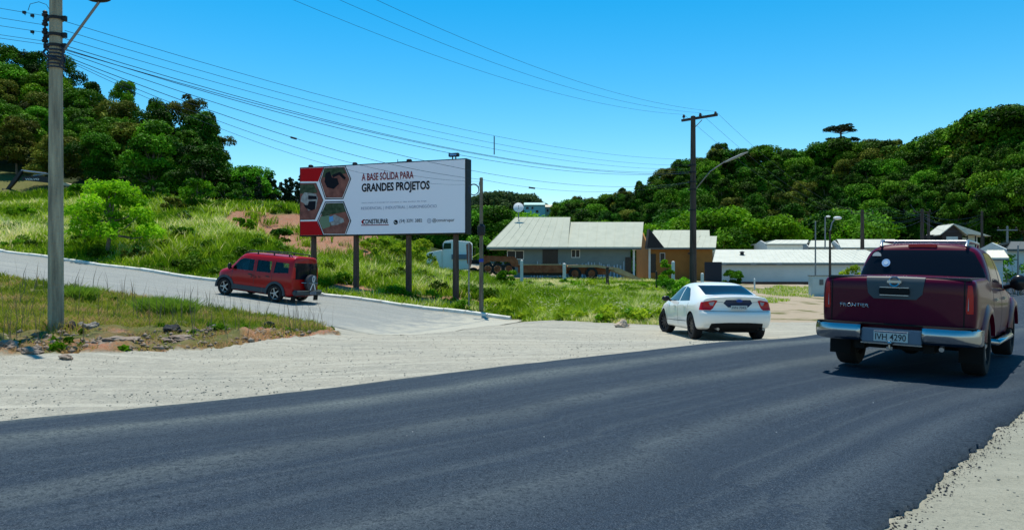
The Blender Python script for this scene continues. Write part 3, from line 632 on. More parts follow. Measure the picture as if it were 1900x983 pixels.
# a second, closer rank just under the skyline
px = 1040
while px < 1930:
    Y = interp(yTR, px)*.95; t_ = P(px, interp(skyR, px)+rnd.uniform(2, 13), Y); z0 = Z(t_.x, Y); H = min(max(t_.z-z0, 9), 18); k, mt, w = rnd.choice([('dA', L_dark, 1), ('dC', L_dark, 1), ('mA', L_mid, 1), ('dA', L_oliv, 1)])
    tree(k, mt, t_.x, Y, H, 'forest_tree', labR(k, mt, px, .95), 'tree', grpR(k, mt, px, .95), z=t_.z-H, sink=0, wid=1.15); px += rnd.uniform(24, 34)
# bright green lower woods in front of the dark hill
for i in range(46):
    px = rnd.uniform(1040, 1600); Y = rnd.uniform(122, 145); lo = interp([(1040, 418), (1200, 405), (1300, 385), (1450, 372), (1600, 395)], px)
    py = rnd.uniform(lo, lo+48); t_ = P(px, py, Y); z0 = Z(t_.x, Y); H = max(t_.z-z0, 3.5)
    wh = posR(px); cm = rnd.choice([L_lite, L_lite, L_mid]); kd = rnd.choice(['bA', 'bB']); sz = 'small' if H < 6 else 'taller'
    tree(kd, cm, t_.x, Y, H, 'broadleaf_tree', '%s %s broadleaf tree in the low thicket, %s' % (sz, names[cm.name], wh), 'tree', '%s %s broadleaf trees in the thicket, %s' % (sz, names[cm.name], wh), wid=1.0)
# mixed trees closing the view between the billboard, the wooden post and the house roof
for i in range(44):
    px = rnd.uniform(690, 1040) if i > 10 else rnd.uniform(860, 960); Y = rnd.uniform(90, 170); lo = interp([(690, 425), (850, 418), (870, 385), (930, 378), (960, 398), (1040, 392)], px); py = rnd.uniform(lo, lo+22)
    t_ = P(px, py, Y); z0 = Z(t_.x, Y); H = max(t_.z-z0, 4); cm = rnd.choice([L_lite, L_mid, L_mid, L_dark, L_oliv]); wh = 'seen under the billboard' if px < 855 else 'beside the thin wooden post' if px < 945 else 'over the white house ridge'
    tree(rnd.choice(['bA', 'bB', 'dC']), cm, t_.x, Y, H, 'valley_tree', '%s valley tree %s' % (names[cm.name], wh), 'tree', '%s valley trees %s' % (names[cm.name], wh), wid=1.0)
# tall flat-crowned eucalypts on the skyline
for px, py in ((1338, 268), (1318, 285), (1375, 290), (345, 172), (395, 240)):
    Y = 235 if px > 1000 else 112; t_ = P(px, py, Y); tree('eA', L_oliv, t_.x, Y, 17 if px > 1000 else 11, 'eucalyptus', {1338: 'tallest open-crowned eucalyptus on the skyline right of the wooden pole', 1318: 'open-crowned eucalyptus just left of the tallest eucalyptus', 1375: 'open-crowned eucalyptus just right of the tallest eucalyptus', 345: 'domed eucalyptus on the skyline of the left wooded hill', 395: 'lower eucalyptus at the falling right end of the left hill'}[px], 'tree', z=t_.z-(17 if px > 1000 else 11), sink=0, bark=M_bark2, wid=1.0)
# araucaria
def araucaria(px, py, Y, H):
    t_ = P(px, py, Y); e = empty('araucaria', (t_.x, Y, t_.z-H), 0, 'dark umbrella-shaped araucaria pine rising above the ridge behind the warehouse', 'pine tree')
    mb = MB(); mb.tube([(0, 0, -1), (.1, 0, H*.5), (0, 0, H*.97)], [.5, .42, .28], 8); q = np.random.RandomState(4); cs = []; ra = []
    for k in range(36):
        lay = q.choice([0, 0, 1]); a = q.rand()*6.28; zz = H*(.95 if lay == 0 else .80)+q.uniform(-.3, .3); rr = (6.0 if lay == 0 else 5.0)*q.uniform(.25, 1)
        c = (math.cos(a)*rr, math.sin(a)*rr, zz+.05*rr); mb.tube([(0, 0, zz-1.2), (c[0]*.5, c[1]*.5, zz-.7), c], [.1, .08, .04], 4); cs.append(c); ra.append(1.4)
    mb.build('trunk', M_bark, e); V, F, T = leaf_cloud(q, cs, ra, 200, .22, squash=.45); link('crown', fast_mesh('crown', V, F, {'tint': T}), L_pine, e)
araucaria(1560, 234, 247, 25)
# far wooded hill beyond the valley: one mass too far to count
q = np.random.RandomState(9); cs = []; ra = []; tn = []
skyF = [(860, 375), (890, 360), (930, 356), (960, 360), (990, 362), (1010, 375), (1024, 392), (1060, 395)]
for i in range(420):
    px = q.uniform(850, 1030); Y = q.uniform(380, 480); s = interp(skyF, px); u = q.rand()**1.3; py = s+8+u*40; c = P(px, py, Y); cs.append(tuple(c)); ra.append(q.uniform(3.0, 4.6)); tn.append(q.uniform(.1, .8))
V, F, T = leaf_cloud(q, cs, ra, 110, .9, tints=tn); o = link('far_woods', fast_mesh('far_woods', V, F, {'tint': T}), leaf_mat('far_leaves', (.02, .045, .02), (.07, .12, .035), vary=0)); tag(o, kind='stuff')

# shrubs
def shrub(name, px, py, Y, H, Wd, mt, label, cat='shrub', seed=1, leaf=.09, n=170, lobes=16, group=None, stems=True, base=.1, zg=None):
    q = np.random.RandomState(seed); x = (px-CX)/FPX*Y; z0 = Z(x, Y) if zg is None else zg
    e = empty(name, (x, Y, z0-.05), 0, label, cat, group); cs = []; ra = []; tn = []
    for i in range(lobes):
        u = q.rand(); a = q.rand()*6.28; rr = Wd/2*math.sin(math.pi*(.18+.7*u))*math.sqrt(q.rand())*.85; r_ = min(Wd, H)*(.14+.12*q.rand()); cs.append((math.cos(a)*rr, math.sin(a)*rr, max(r_*.7, min(H*(base+(1-base)*u), H-r_*.8)))); ra.append(r_); tn.append(.15+.7*q.rand())
    V, F, T = leaf_cloud(q, cs, ra, n, leaf, tints=tn); link('foliage', fast_mesh('foliage', V, F, {'tint': T}), mt, e)
    if stems:
        mb = MB()
        for c in cs[::2]: mb.tube([(c[0]*.08, c[1]*.08, -.1), (c[0]*.5, c[1]*.5, c[2]*.45), c], [.035*H/3, .025*H/3, .008], 5)
        mb.build('stem', M_bark, e)
    return e
# young tree on the bank by the kerb
tx, ty = K(17.3, 2.6); tH = P(205, 338, ty).z-Z(tx, ty); PROT['yt'] = tree_meshes('yt', 29, tH*1.04, 2.75, base=.22, lobes=44, leaf=.10, n_per=170, trunk_r=.11, ls=.62)
px_ = CX+tx/ty*FPX
def big(key, mt, x, y, name, label, cat, sc=1.0):
    cr, tr = PROT[key]; e = empty(name, (x, y, Z(x, y)-.1), .4, label, cat); e.scale = (sc,)*3; link('crown', cr, mt, e); link('trunk', tr, M_bark, e); return e
big('yt', leaf_mat('young_leaves', (.07, .22, .002), (.30, .60, .012), vary=0, trans=.4), tx, ty, 'young_tree', 'young bright green tree with a dark trunk standing beside the kerb on the bank', 'tree')
for i, (px, py, Y, H, Wd, mt, nm, lab) in enumerate([
    (365, 330, 60, 3.0, 2.6, L_lite, 'bush', 'tall rounded bush on the crest of the bank left of the red earth cut'),
    (285, 345, 66, 2.8, 3.6, L_mid, 'bush', 'spreading bush on the bank crest just above the young tree'),
    (318, 375, 58, 2.0, 2.8, L_oliv, 'bush', 'grey green bush on the upper bank right of the young tree'),
    (425, 345, 63, 3.4, 4.2, L_mid, 'bush', 'wide leafy bush at the top left end of the red earth cut'),
    (520, 423, 49, 1.3, 1.7, L_mid, 'bush', 'round dark bush below the red earth cut above the red van'),
    (450, 405, 52, 1.7, 2.0, L_lite, 'bush', 'bright bush at the foot of the left end of the red earth cut'),
    (345, 435, 46, 1.2, 1.9, L_mid, 'bush', 'low dark bush on the mid bank between the young tree and the red van'),
    (165, 450, 44, 1.5, 2.2, L_mid, 'bush', 'low bush at the left foot of the young tree'),
    (255, 460, 41, 1.0, 2.0, L_oliv, 'bush', 'brownish bush at the right foot of the young tree'),
    (150, 352, 80, 2.6, 2.8, L_lite, 'bush', 'pale green bush on the bank crest beside the concrete pole'),
    (50, 415, 60, 1.8, 3, L_lite, 'bush', 'light bush on the bank left of the concrete pole'),
    (700, 448, 50, 2.3, 3.4, L_yell, 'bush', 'yellow green bush under the billboard, farther left of its third post'),
    (737, 446, 52, 2.4, 2.8, L_yell, 'bush', 'yellow green bush seen under the billboard just left of its third post'),
    (775, 442, 56, 2.6, 3.6, L_yell, 'bush', 'yellow green bush beside the nose of the white truck'),
    (880, 436, 84, 4, 5, L_mid, 'bush', 'dark green bush behind the wooden post at the left end of the white house'),
    (1255, 512, 33, 1.7, 1.9, L_lite, 'shrub', 'light green leafy shrub at the front left of the white sedan'),
    (1358, 500, 62, 1.7, 2.4, L_mid, 'shrub', 'round clipped shrub in front of the long warehouse wall'),
    (940, 500, 44, 1.5, 1.8, L_lite, 'weed_bush', 'tall green weed clump right of the wooden post'),
    (1238, 480, 46, 1.9, 1.2, L_lite, 'shrub', 'slim yellow green shrub by the ochre house door'),
    (1582, 490, 40, 1.9, 1.3, L_yell, 'shrub', 'small yellowish shrub just left of the pickup cab'),
    (1885, 470, 70, 6, 8, L_mid, 'bush', 'large dark bush at the roadside beyond the pickup mirror'),
    (1703, 462, 150, 3, 3.5, L_dark, 'bush', 'round dark bush on the mown slope above the pickup roof')]):
    t_ = P(px, py, Y); zg = Z(t_.x, Y); H = min(max(t_.z-zg, .6*H), 1.7*H)
    shrub(nm, px, py, Y, H, Wd, mt, lab, seed=40+i, leaf=max(.05, Y*.0016), n=int(150), lobes=18, zg=zg)
# bright weed clumps on the verge
for i, (px, py, Y, lab) in enumerate([(292, 549, 21, 'bright green weed clump at the verge crest, left one of the pair'), (325, 553, 20.5, 'bright green weed clump at the verge crest, right one of the pair'),
        (430, 600, 17.6, 'dark green weed tuft on the stony end of the verge'), (145, 530, 24, 'small green weed tuft standing right behind the concrete pole')]):
    H = .55; x_ = (px-CX)/FPX*Y; zt = P(px, py, Y).z; q = np.random.RandomState(200+i); n = 1500; a = q.rand(n)*6.28; rr = .45*np.sqrt(q.rand(n))
    xx = x_+np.cos(a)*rr; yy = Y+np.sin(a)*rr; V, F, T = blades('w', xx, yy, np.full(n, H)*(.5+.7*q.rand(n)), np.full(n, .035), .4+.5*q.rand(n), .9, z=np.full(n, zt-H)); 
    e = link('weed_clump', fast_mesh('weed_clump', V, F, {'tint': T}), M_weed); tag(e, lab, 'weed')
# dark leafy weed tufts mixed into the long grass
def tufts(name, x, y, rmin, rmax, mt, n=60):
    q = np.random.RandomState(len(x)); r = rmin+(rmax-rmin)*q.rand(len(x))**2; z = tz(x, y); cs = np.stack([x, y, z+r*.55], 1)
    V, F, T = leaf_cloud(q, cs, r, n, .075, tints=.1+.8*q.rand(len(x)), squash=.8); o = link(name, fast_mesh(name, V, F, {'tint': T}), mt); tag(o, kind='stuff')
x, y = polar_points(1500, -46, 2, 34, 85, BANK); k = (fbm(x, y, .25, 95) > .5) & ~inpoly(x, y, CUT) & ((x-K0.x)*KN.x+(y-K0.y)*KN.y > 1.5); tufts('bank_weeds', x[k][:420], y[k][:420], .15, .55, L_mid, 110); x, y = polar_points(1500, -46, 2, 34, 85, BANK); k = (fbm(x, y, .3, 195) > .5) & ~inpoly(x, y, CUT) & ((x-K0.x)*KN.x+(y-K0.y)*KN.y > 1.2); tufts('bright_bank_weeds', x[k][:380], y[k][:380], .12, .5, L_lite, 100)
x, y = polar_points(1500, -4, 20, 26, 50, FIELD); k = fbm(x, y, .4, 96) > .5; tufts('field_weeds', x[k][:200], y[k][:200], .10, .34, L_lite, 80)
x, y = polar_points(800, -4, 20, 26, 50, FIELD); k = fbm(x, y, .4, 97) > .55; tufts('pale_field_weeds', x[k][:120], y[k][:120], .15, .4, L_yell, 90)
x, y = polar_points(1600, -46, -10, 14, 30, VERGE); k = fbm(x, y, .8, 98) > .55; tufts('verge_weeds', x[k][:60], y[k][:60], .04, .12, L_lite, 50)
# crumbs of asphalt along the broken near edge
cx_ = []; cy_ = []
for p_ in ne:
    if 2 < p_.y < 16:
        for k_ in range(9): g_ = abs(rs.randn())*.09-.02; cx_.append(p_.x+g_*.72+rs.randn()*.02); cy_.append(p_.y-g_*.68+rs.randn()*.02)
CR_ = (np.array(cx_), np.array(cy_))
# wild flowers (cream heads) in the field
x, y = polar_points(9000, 1, 19, 26, 50, FIELD); k = fbm(x, y, .7, 91) > .56; x = x[k][:700]; y = y[k][:700]; z = tz(x, y)+.35+.35*rs.rand(len(x)); s = .03+.035*rs.rand(len(x))
V = np.stack([np.stack([x-s, y, z], 1), np.stack([x, y-s, z+.01], 1), np.stack([x+s, y, z], 1), np.stack([x, y+s, z+.01], 1)], 1).reshape(-1, 3)
o = link('wild_flowers', fast_mesh('wild_flowers', V, np.arange(len(V)).reshape(-1, 4)), mat('cream_petals', (.62, .62, .42), .7)); tag(o, kind='stuff')
# stones and clods
M_rock = mat('basalt_rock', (.13, .125, .12), .9, noise=(5, (.30, .27, .24), .9), bump=(12, .9)); M_rockd = mat('dark_rock', (.03, .03, .03), .8, bump=(12, .9)); M_clod = mat('clod', (.17, .12, .09), .95, noise=(7, (.33, .28, .23), .9), bump=(12, .9))
def rock(px, py, Y, w, h, mt, label, seed, name='rock', group=None):
    bm = bmesh.new(); bmesh.ops.create_icosphere(bm, subdivisions=4, radius=.5); q = random.Random(seed); o_ = Vector((q.uniform(0, 99), q.uniform(0, 99), 0))
    from mathutils import noise as mn
    for v in bm.verts: v.co *= 1+.6*mn.noise(v.co*2.2+o_)+.28*mn.noise(v.co*6+o_)+.12*mn.noise(v.co*14+o_); v.co = Vector((v.co.x*w, v.co.y*w*.8, max(v.co.z, -.35)*h))
    me = bpy.data.meshes.new(name); bm.to_mesh(me); bm.free(); smooth_angle(me, 28); p = P(px, py, Y)
    o = link(name, me, mt, None, (p.x, Y, Z(p.x, Y)+h*.18)); o.rotation_euler = (0, 0, q.uniform(0, 6)); tag(o, label, 'rock', group); return o
for i, (px, py, Y, w, h, mt, lab) in enumerate([
    (133, 608, 15.7, .34, .24, M_rockd, 'dark stone touching the right foot of the concrete pole'), (150, 607, 15.9, .30, .2, M_rock, 'grey stone second from the concrete pole'), (172, 606, 15.8, .34, .22, M_rock, 'pale grey block third from the concrete pole'),
    (205, 607, 15.9, .5, .14, M_rockd, 'flat dark stone between the pale block and the black rock'), (319, 609, 16.2, .45, .26, M_rockd, 'black angular rock on the verge bank'), (215, 630, 14.4, .7, .18, M_clod, 'long grey ridge of crusted earth below the concrete pole'),
    (330, 626, 15.2, .6, .16, M_clod, 'crusted mound of earth and stones below the black rock'), (330, 590, 17.5, .4, .2, M_rock, 'light stone behind the black rock'), (395, 598, 17.2, .5, .16, M_rock, 'light flat stone on the stony verge right of the black rock'),
    (500, 600, 18.5, .3, .26, M_rockd, 'dark stone near the pointed end of the verge'), (12, 648, 13.2, .4, .22, M_clod, 'dark clod at the far left end of the verge lip'), (60, 650, 13.0, .35, .16, M_clod, 'reddish clod on the bare lip left of the pole'),
    (1155, 598, 23.6, .42, .3, mat('pale_rock', (.45, .36, .27), .9, bump=(12, .6)), 'pale pinkish rock at the grass edge left of the white sedan'), (125, 667, 12.6, .22, .12, M_clod, 'small dark clod at the gravel edge below the pole')]):
    rock(px, py, Y, w, h, mt, lab, 300+i)
q = np.random.RandomState(5); 
def pebbles(name, x, y, smin, smax, mt, lift=0):
    n = len(x); z = tz(x, y)+lift; s = smin+(smax-smin)*q.rand(n)**3; o8 = np.array([[1, 0, 0], [0, 1, 0], [-1, 0, 0], [0, -1, 0], [0, 0, .7], [0, 0, -.5]]); F8 = np.array([[0, 1, 4], [1, 2, 4], [2, 3, 4], [3, 0, 4], [1, 0, 5], [2, 1, 5], [3, 2, 5], [0, 3, 5]])
    a = q.rand(n)*6.28; c, s_ = np.cos(a), np.sin(a); jit = .7+.6*q.rand(n, 6, 1); V = o8[None]*jit*s[:, None, None]; X = V[..., 0]*c[:, None]-V[..., 1]*s_[:, None]; Y_ = V[..., 0]*s_[:, None]+V[..., 1]*c[:, None]
    V = np.stack([X+x[:, None], Y_+y[:, None], V[..., 2]+z[:, None]+.3*s[:, None]], 2).reshape(-1, 3); F = (np.arange(n)*6)[:, None, None]+F8[None]
    o = link(name, fast_mesh(name, V, F.reshape(-1, 3)), mt); tag(o, kind='stuff'); return o
GR = [(-16, 0.2), (-4.9, 7.4), (-.3, 11.1), (4, 14.8), (7.6, 18.6), (7, 24), (4.6, 22.5), (.9, 24), (-4, 18.4), (-6, 14.2), (-9, 12.4), (-20, 7)]
x, y = polar_points(14000, -50, 20, 6.5, 22, GR); pebbles('gravel_stones', x, y, .003, .017, mat('gravel_stone', (.30, .29, .25), .9))
x, y = polar_points(2500, 20, 48, 3.5, 14, [(1.9, 3.5), (5.7, 8.0), (12, 14.5), (16, 12), (8, 1), (2, 1)]); pebbles('shoulder_stones', x, y, .003, .013, mat('shoulder_stone', (.22, .22, .19), .9))
x, y = polar_points(9000, -50, -8, 11, 22, VERGE); k = ~inpoly(x, y, [(-4.6, 19.2), (-6.6, 17.2), (-9.5, 15.1), (-12, 13.4), (-60, 2), (-60, 60), (-20, 60)]); pebbles('verge_clods', x[k], y[k], .008, .085, mat('verge_clod', (.15, .11, .08), .95, noise=(4, (.30, .25, .20), .9), bump=(12, .9)))
pebbles('asphalt_crumbs', CR_[0], CR_[1], .003, .011, mat('asphalt_crumb', (.03, .035, .045), .9), .0)
x, y = polar_points(12, -30, 30, 4, 14, [(-4, 7.4), (4, 14), (8, 12), (2, 4.5), (0, 2)]); pebbles('loose_chips', x, y, .005, .012, mat('pale_chip', (.45, .45, .43), .9), .035)
# ================================================================ buildings
M_roof = mat('pale_roof_sheet', (.44, .455, .37), .8, noise=(1.2, (.36, .38, .31), .8)); M_wroof = mat('white_roof_sheet', (.54, .55, .48), .7, noise=(.8, (.44, .46, .40), .8))
M_wall = mat('pale_green_plaster', (.15, .205, .205), .85, noise=(1.5, (.12, .165, .17), .8)); M_ochre = mat('ochre_plaster', (.30, .14, .035), .85, noise=(1.5, (.23, .11, .03), .8))
M_whw = mat('white_plaster', (.62, .64, .62), .8, noise=(2, (.5, .52, .5), .7)); M_grey = mat('grey_wall_paint', (.50, .56, .56), .8, noise=(.4, (.42, .48, .48), .8), bump=(3, .2)); M_drk = mat('dark_opening', (.012, .013, .015), .25)
M_plinth = mat('red_plinth', (.14, .06, .04), .9); M_glass = mat('dark_glass', (.012, .015, .02), .06, spec=.6); M_teal = mat('turquoise_plaster', (.38, .56, .52), .8); M_beige = mat('beige_plaster', (.55, .50, .38), .8); M_tin = mat('zinc_cabinet', (.42, .50, .50), .6, metal=.2, noise=(3, (.34, .42, .42), .6)); M_wood = mat('weathered_wood', (.10, .075, .05), .9, noise=(9, (.26, .22, .17), .9, .1), bump=(20, .6)); M_dwood = mat('creosoted_wood', (.045, .03, .022), .85, noise=(8, (.10, .08, .07), .9, .1), bump=(20, .6))
M_conc = mat('pole_concrete', (.44, .39, .27), .9, noise=(9, (.15, .135, .10), .95, .08), bump=(25, .6)); M_steel = mat('galvanised_steel', (.20, .21, .22), .5, metal=.6); M_black = mat('black_plastic', (.015, .015, .017), .5); M_white = mat('white_paint', (.72, .73, .73), .5)
M_trim = mat('eave_board', (.10, .11, .11), .8)
def gable(name, parent, x0, x1, yf, yb, ez, rz, ym, mats, over=.6, th=.12, xo=(0, 0)):
    """two roof planes, eaves at y=yf and y=yb, ridge at ym, sheets with ribs"""
    for nm, ya, yc in (('roof', yf, ym), ('roof', yb, ym)):
        mb = MB(); a0, a1 = x0, x1
        mb.add([(a0, ya, ez), (a1, ya, ez), (a1+xo[1], yc, rz), (a0+xo[0], yc, rz), (a0, ya, ez-th), (a1, ya, ez-th), (a1+xo[1], yc, rz-th), (a0+xo[0], yc, rz-th)], [(0, 1, 2, 3), (7, 6, 5, 4), (0, 4, 5, 1), (1, 5, 6, 2), (2, 6, 7, 3), (3, 7, 4, 0)])
        nrib = int((a1-a0)/.9)
        for k in range(nrib+1):
            xx = a0+(a1-a0)*k/nrib; x2 = xx+xo[0]+(xo[1]-xo[0])*k/nrib
            mb.rod((xx, ya, ez+.005), (x2, yc, rz+.005), .022, n=4)
        mb.build(nm, mats, parent)
# --- white house with two-level ridge (x: 903..1215 at 72 m)
def house_main():
    Y = 72; a = P(903, 458, Y); b = P(1190, 454, Y); zg = Z((a.x+b.x)/2, Y)-.3; L = b.x-a.x; ez = a.z-zg
    e = empty('house', (a.x, Y, zg), 0, 'long pale green house with a big light sheet roof and satellite dish behind the trailer', 'house')
    depth = 9; ym = 4.6; r1 = P(960, 403, Y+ym).z-zg; r2 = P(1100, 412, Y+ym).z-zg
    xw0 = 2.6; xw1 = L-.9
    mb = MB(); mb.box(xw0, xw1, .9, depth-.6, 0, ez-.05)
    # gable wall on the right end
    mb.prism([(.9, ez-.06), (depth-.6, ez-.06), (ym+.3, r2-.35)], xw1-.18, xw1-.002, 'x'); mb.build('wall', M_wall, e)
    def plane(x0, x1, xr0, xr1, rz):
        mb = MB()
        for ya, yc in ((0, ym), (depth, ym)):
            sx0 = xr0; sx1 = xr1
            mb.add([(x0, ya, ez), (x1, ya, ez), (sx1, yc, rz), (sx0, yc, rz), (x0, ya, ez-.14), (x1, ya, ez-.14), (sx1, yc, rz-.14), (sx0, yc, rz-.14)], [(0, 1, 2, 3), (7, 6, 5, 4), (0, 4, 5, 1), (1, 5, 6, 2), (2, 6, 7, 3), (3, 7, 4, 0)])
            n = int((x1-x0)/.8)
            for k in range(n+1): u = k/n; mb.rod((x0+(x1-x0)*u, ya, ez+.01), (sx0+(sx1-sx0)*u, yc, rz+.01), .02, n=4)
        return mb
    xs = P(1058, 403, Y+ym).x-a.x; xl = P(957, 403, Y+ym).x-a.x; xr = P(1194, 412, Y+ym).x-a.x
    xm = xs-.9
    plane(0, xm+.3, xl, xs, r1).build('roof', M_roof, e)
    # lower level to the right, tucked against the tall one
    mb = plane(xm+.33, L, xs+.04, xr, r2); mb.build('roof', M_roof, e)
    mb = MB(); mb.box(0, L, -.06, .02, ez-.24, ez-.145); mb.build('gutter', M_trim, e)
    for x0, x1, z0, z1 in ((4.3, 6.4, .3, 2.35), (11.0, 12.2, 1.1, 2.35)):
        pass
    def px(p): return P(p, 0, Y+.9).x-a.x
    def win(p0, p1, y0, y1, nm='window'):
        z1 = P(0, y0, Y+.9).z-zg; z0 = P(0, y1, Y+.9).z-zg; f = MB(); x0, x1 = px(p0), px(p1)
        for q0, q1, w0, w1 in ((x0-.06, x1+.06, z1, z1+.06), (x0-.06, x1+.06, z0-.06, z0), (x0-.06, x0, z0, z1), (x1, x1+.06, z0, z1), ((x0+x1)/2-.03, (x0+x1)/2+.03, z0, z1)): f.box(q0, q1, .84, .93, w0, w1)
        fo = f.build(nm, M_whw if nm == 'window' else M_drk, e); MB().box(x0, x1, .87, .898, z0, z1).build('pane', M_drk, fo)
    win(942, 971, 466, 480); win(1008, 1034, 464, 488, 'door'); win(1061, 1075, 464, 477)
    MB().prism([(px(1206)-.3, P(0, 425, Y).z-zg), (px(1228), ez-.12), (px(1196), ez-.12)], -.45, .75, 'y').build('porch_gable', mat('dark_gable', (.022, .022, .024), .8), e)
    # porch at the right end: posts, dark recess
    for p in (1175, 1204): MB().box(px(p)-.09, px(p)+.09, .5, .68, 0, ez-.15).build('porch_post', M_whw, e)
    MB().box(px(1160), px(1172), .88, .897, 0.1, 2.3).build('door', M_drk, e)
    # balusters / pallets of blue-white slats leaning on the wall
    q = random.Random(3)
    for p0, p1 in ((985, 1008), (1038, 1060), (1064, 1160)):
        mb = MB(); x = px(p0)
        while x < px(p1): w = q.uniform(.06, .16); mb.box(x, x+w, .8, .84, q.uniform(0, .2), q.uniform(1.2, 1.9)); x += w+q.uniform(.05, .25)
        mb.build('slat_screen', mat('bluish_slats', (.30, .40, .46), .7), e)
    # dish
    dz = r1+.25; x = P(962, 392, Y+ym).x-a.x; d = empty('satellite_dish', (a.x+x, Y+ym-.4, zg+r1), 0, 'white satellite dish on the ridge of the pale green house roof', 'satellite dish')
    mb = MB(); mb.rod((0, 0, -.2), (0, 0, .75), .05); mb.build('mast', M_steel, d)
    Mx = Matrix.Translation((0, -.12, .95)) @ Matrix.Rotation(R(70), 4, 'X'); mb = MB(); mb.lathe([(.0, .12), (.3, .08), (.52, .0), (.5, -.02), (.3, .05), (.0, .09)], 20, Mx); mb.build('reflector', M_white, d, smooth=40)
    mb = MB(); mb.rod((0, -.15, .7), (0, -.7, 1.05), .02); mb.sphere((0, -.72, 1.06), .05); mb.build('feed_arm', M_steel, d)
house_main()
def house_simple(name, label, Y, pxl, pxr, pye, pyr, pyb, wm, rm, ridge_px, depth=8, inset=.4, cat='house', opens=(), over=.5, gl=None, zg=None):
    a = P(pxl, pye, Y); b = P(pxr, pye, Y); zg = P(0, pyb, Y).z if zg is None else zg; e = empty(name, (a.x, Y, zg), 0, label, cat); L = b.x-a.x; ez = a.z-zg; ym = depth/2; rz = P(0, pyr, Y+ym).z-zg
    x0 = P(ridge_px[0], 0, Y+ym).x-a.x; x1 = P(ridge_px[1], 0, Y+ym).x-a.x
    mb = MB(); mb.box(inset, L-inset, over, depth-over, -1.0, ez-.06)
    for xx in (inset, L-inset-.15): mb.prism([(over, ez-.061), (depth-over, ez-.061), (ym, ez+(rz-ez)*.86)], xx+.002, xx+.148, 'x')
    mb.build('wall', wm, e)
    mb = MB()
    for ya in (0, depth):
        mb.add([(0, ya, ez), (L, ya, ez), (x1, ym, rz), (x0, ym, rz), (0, ya, ez-.12), (L, ya, ez-.12), (x1, ym, rz-.12), (x0, ym, rz-.12)], [(0, 1, 2, 3), (7, 6, 5, 4), (0, 4, 5, 1), (1, 5, 6, 2), (2, 6, 7, 3), (3, 7, 4, 0)])
        n = max(3, int(L/1.0))
        for k in range(n+1): u = k/n; mb.rod((L*u, ya, ez+.01), (x0+(x1-x0)*u, ym, rz+.01), .02, n=4)
    mb.build('roof', rm, e)
    MB().box(0, L, -.05, .02, ez-.2, ez-.122).build('gutter', M_trim, e)
    for p0, p1, q0, q1, nm in opens:
        X0 = P(p0, 0, Y+over).x-a.x; X1 = P(p1, 0, Y+over).x-a.x; z1 = P(0, q0, Y+over).z-zg; z0 = P(0, q1, Y+over).z-zg
        f = MB()
        for c in ((X0-.05, X1+.05, z1, z1+.06), (X0-.05, X1+.05, z0-.06, z0), (X0-.05, X0, z0, z1), (X1, X1+.05, z0, z1)): f.box(c[0], c[1], over-.05, over+.03, c[2], c[3])
        fo = f.build(nm, M_whw if nm != 'door' else M_drk, e); MB().box(X0, X1, over-.02, over-.004, z0, z1).build('pane' if nm != 'door' else 'panel', M_drk, fo)
    return e
house_simple('house', 'ochre house with a pale sheet roof just left of the wooden utility pole', 80, 1198, 1318, 459, 427, 520, M_ochre, M_roof, (1213, 1316), 9, opens=((1207, 1216, 472, 505, 'door'), (1225, 1233, 470, 486, 'window'), (1296, 1306, 472, 486, 'window')))
house_simple('annex', 'lower annex roof with ochre wall stepping off the right end of the ochre house', 79, 1290, 1328, 459, 438, 520, M_ochre, M_roof, (1300, 1330), 7, inset=.2, cat='house')
MB_ = MB(); a = P(1308, 470, 76); o = MB_.box(a.x, a.x+1.7, 76, 76.2, Z(a.x, 76)-.2, P(0, 486, 76).z).build('boundary_wall', mat('dark_boards', (.02, .025, .035), .8)); tag(o, 'dark boarded fence panel between the ochre house and the warehouse', 'fence')
# warehouse
def warehouse():
    Y = 95; a = P(1322, 487, Y); b = P(1660, 485, Y); zg = P(0, 530, Y).z; L = b.x-a.x; ez = a.z-zg; e = empty('warehouse', (a.x, Y, zg), 0, 'long low grey-blue warehouse with a light shallow roof behind the white sedan', 'warehouse')
    MB().box(.2, L-.2, .35, 14, .5, ez-.08).build('wall', M_grey, e)
    mb = MB(); mb.box(.25, L-.25, .38, 13.9, -1.2, .497); mb.build('plinth', M_plinth, e)
    rz = P(0, 463, Y+8).z-zg; x0 = P(1328, 463, Y+8).x-a.x
    mb = MB()
    for ya in (0, 16):
        mb.add([(0, ya, ez), (L, ya, ez), (L, 8, rz), (x0, 8, rz), (0, ya, ez-.15), (L, ya, ez-.15), (L, 8, rz-.15), (x0, 8, rz-.15)], [(0, 1, 2, 3), (7, 6, 5, 4), (0, 4, 5, 1), (1, 5, 6, 2), (2, 6, 7, 3), (3, 7, 4, 0)])
        for k in range(32): u = k/31; mb.rod((L*u, ya, ez+.01), (x0+(L-x0)*u, 8, rz+.01), .025, n=4)
    mb.build('roof', M_wroof, e)
    MB().box(0, L, -.1, .03, ez-.32, ez-.152).build('gutter', M_trim, e)
    for p in (1337, 1392, 1440): MB().box(P(p, 0, Y).x-a.x, P(p, 0, Y).x-a.x+.7, -.16, -.102, ez-.34, ez-.16).build('downpipe', M_steel, e)
    MB().lathe([(.25, 0), (.25, .35), (.4, .4), (.0, .55)], 12, Matrix.Translation((P(1379, 0, Y+4).x-a.x, 4.5, ez+(rz-ez)*.55))).build('roof_vent', M_black, e)
warehouse()
G2 = dict()
house_simple('shed', 'white-roofed shed behind the left part of the warehouse roof', 112, 1420, 1497, 452, 445, 470, M_whw, M_wroof, (1440, 1500), 7)
house_simple('shed', 'white-roofed shed behind the warehouse between the two street lamps', 116, 1500, 1545, 458, 446, 470, M_whw, M_wroof, (1505, 1540), 7)
house_simple('shed', 'wide white gabled shed roof just left of the pickup cab', 114, 1560, 1668, 459, 444, 474, M_whw, M_wroof, (1553, 1660), 7)
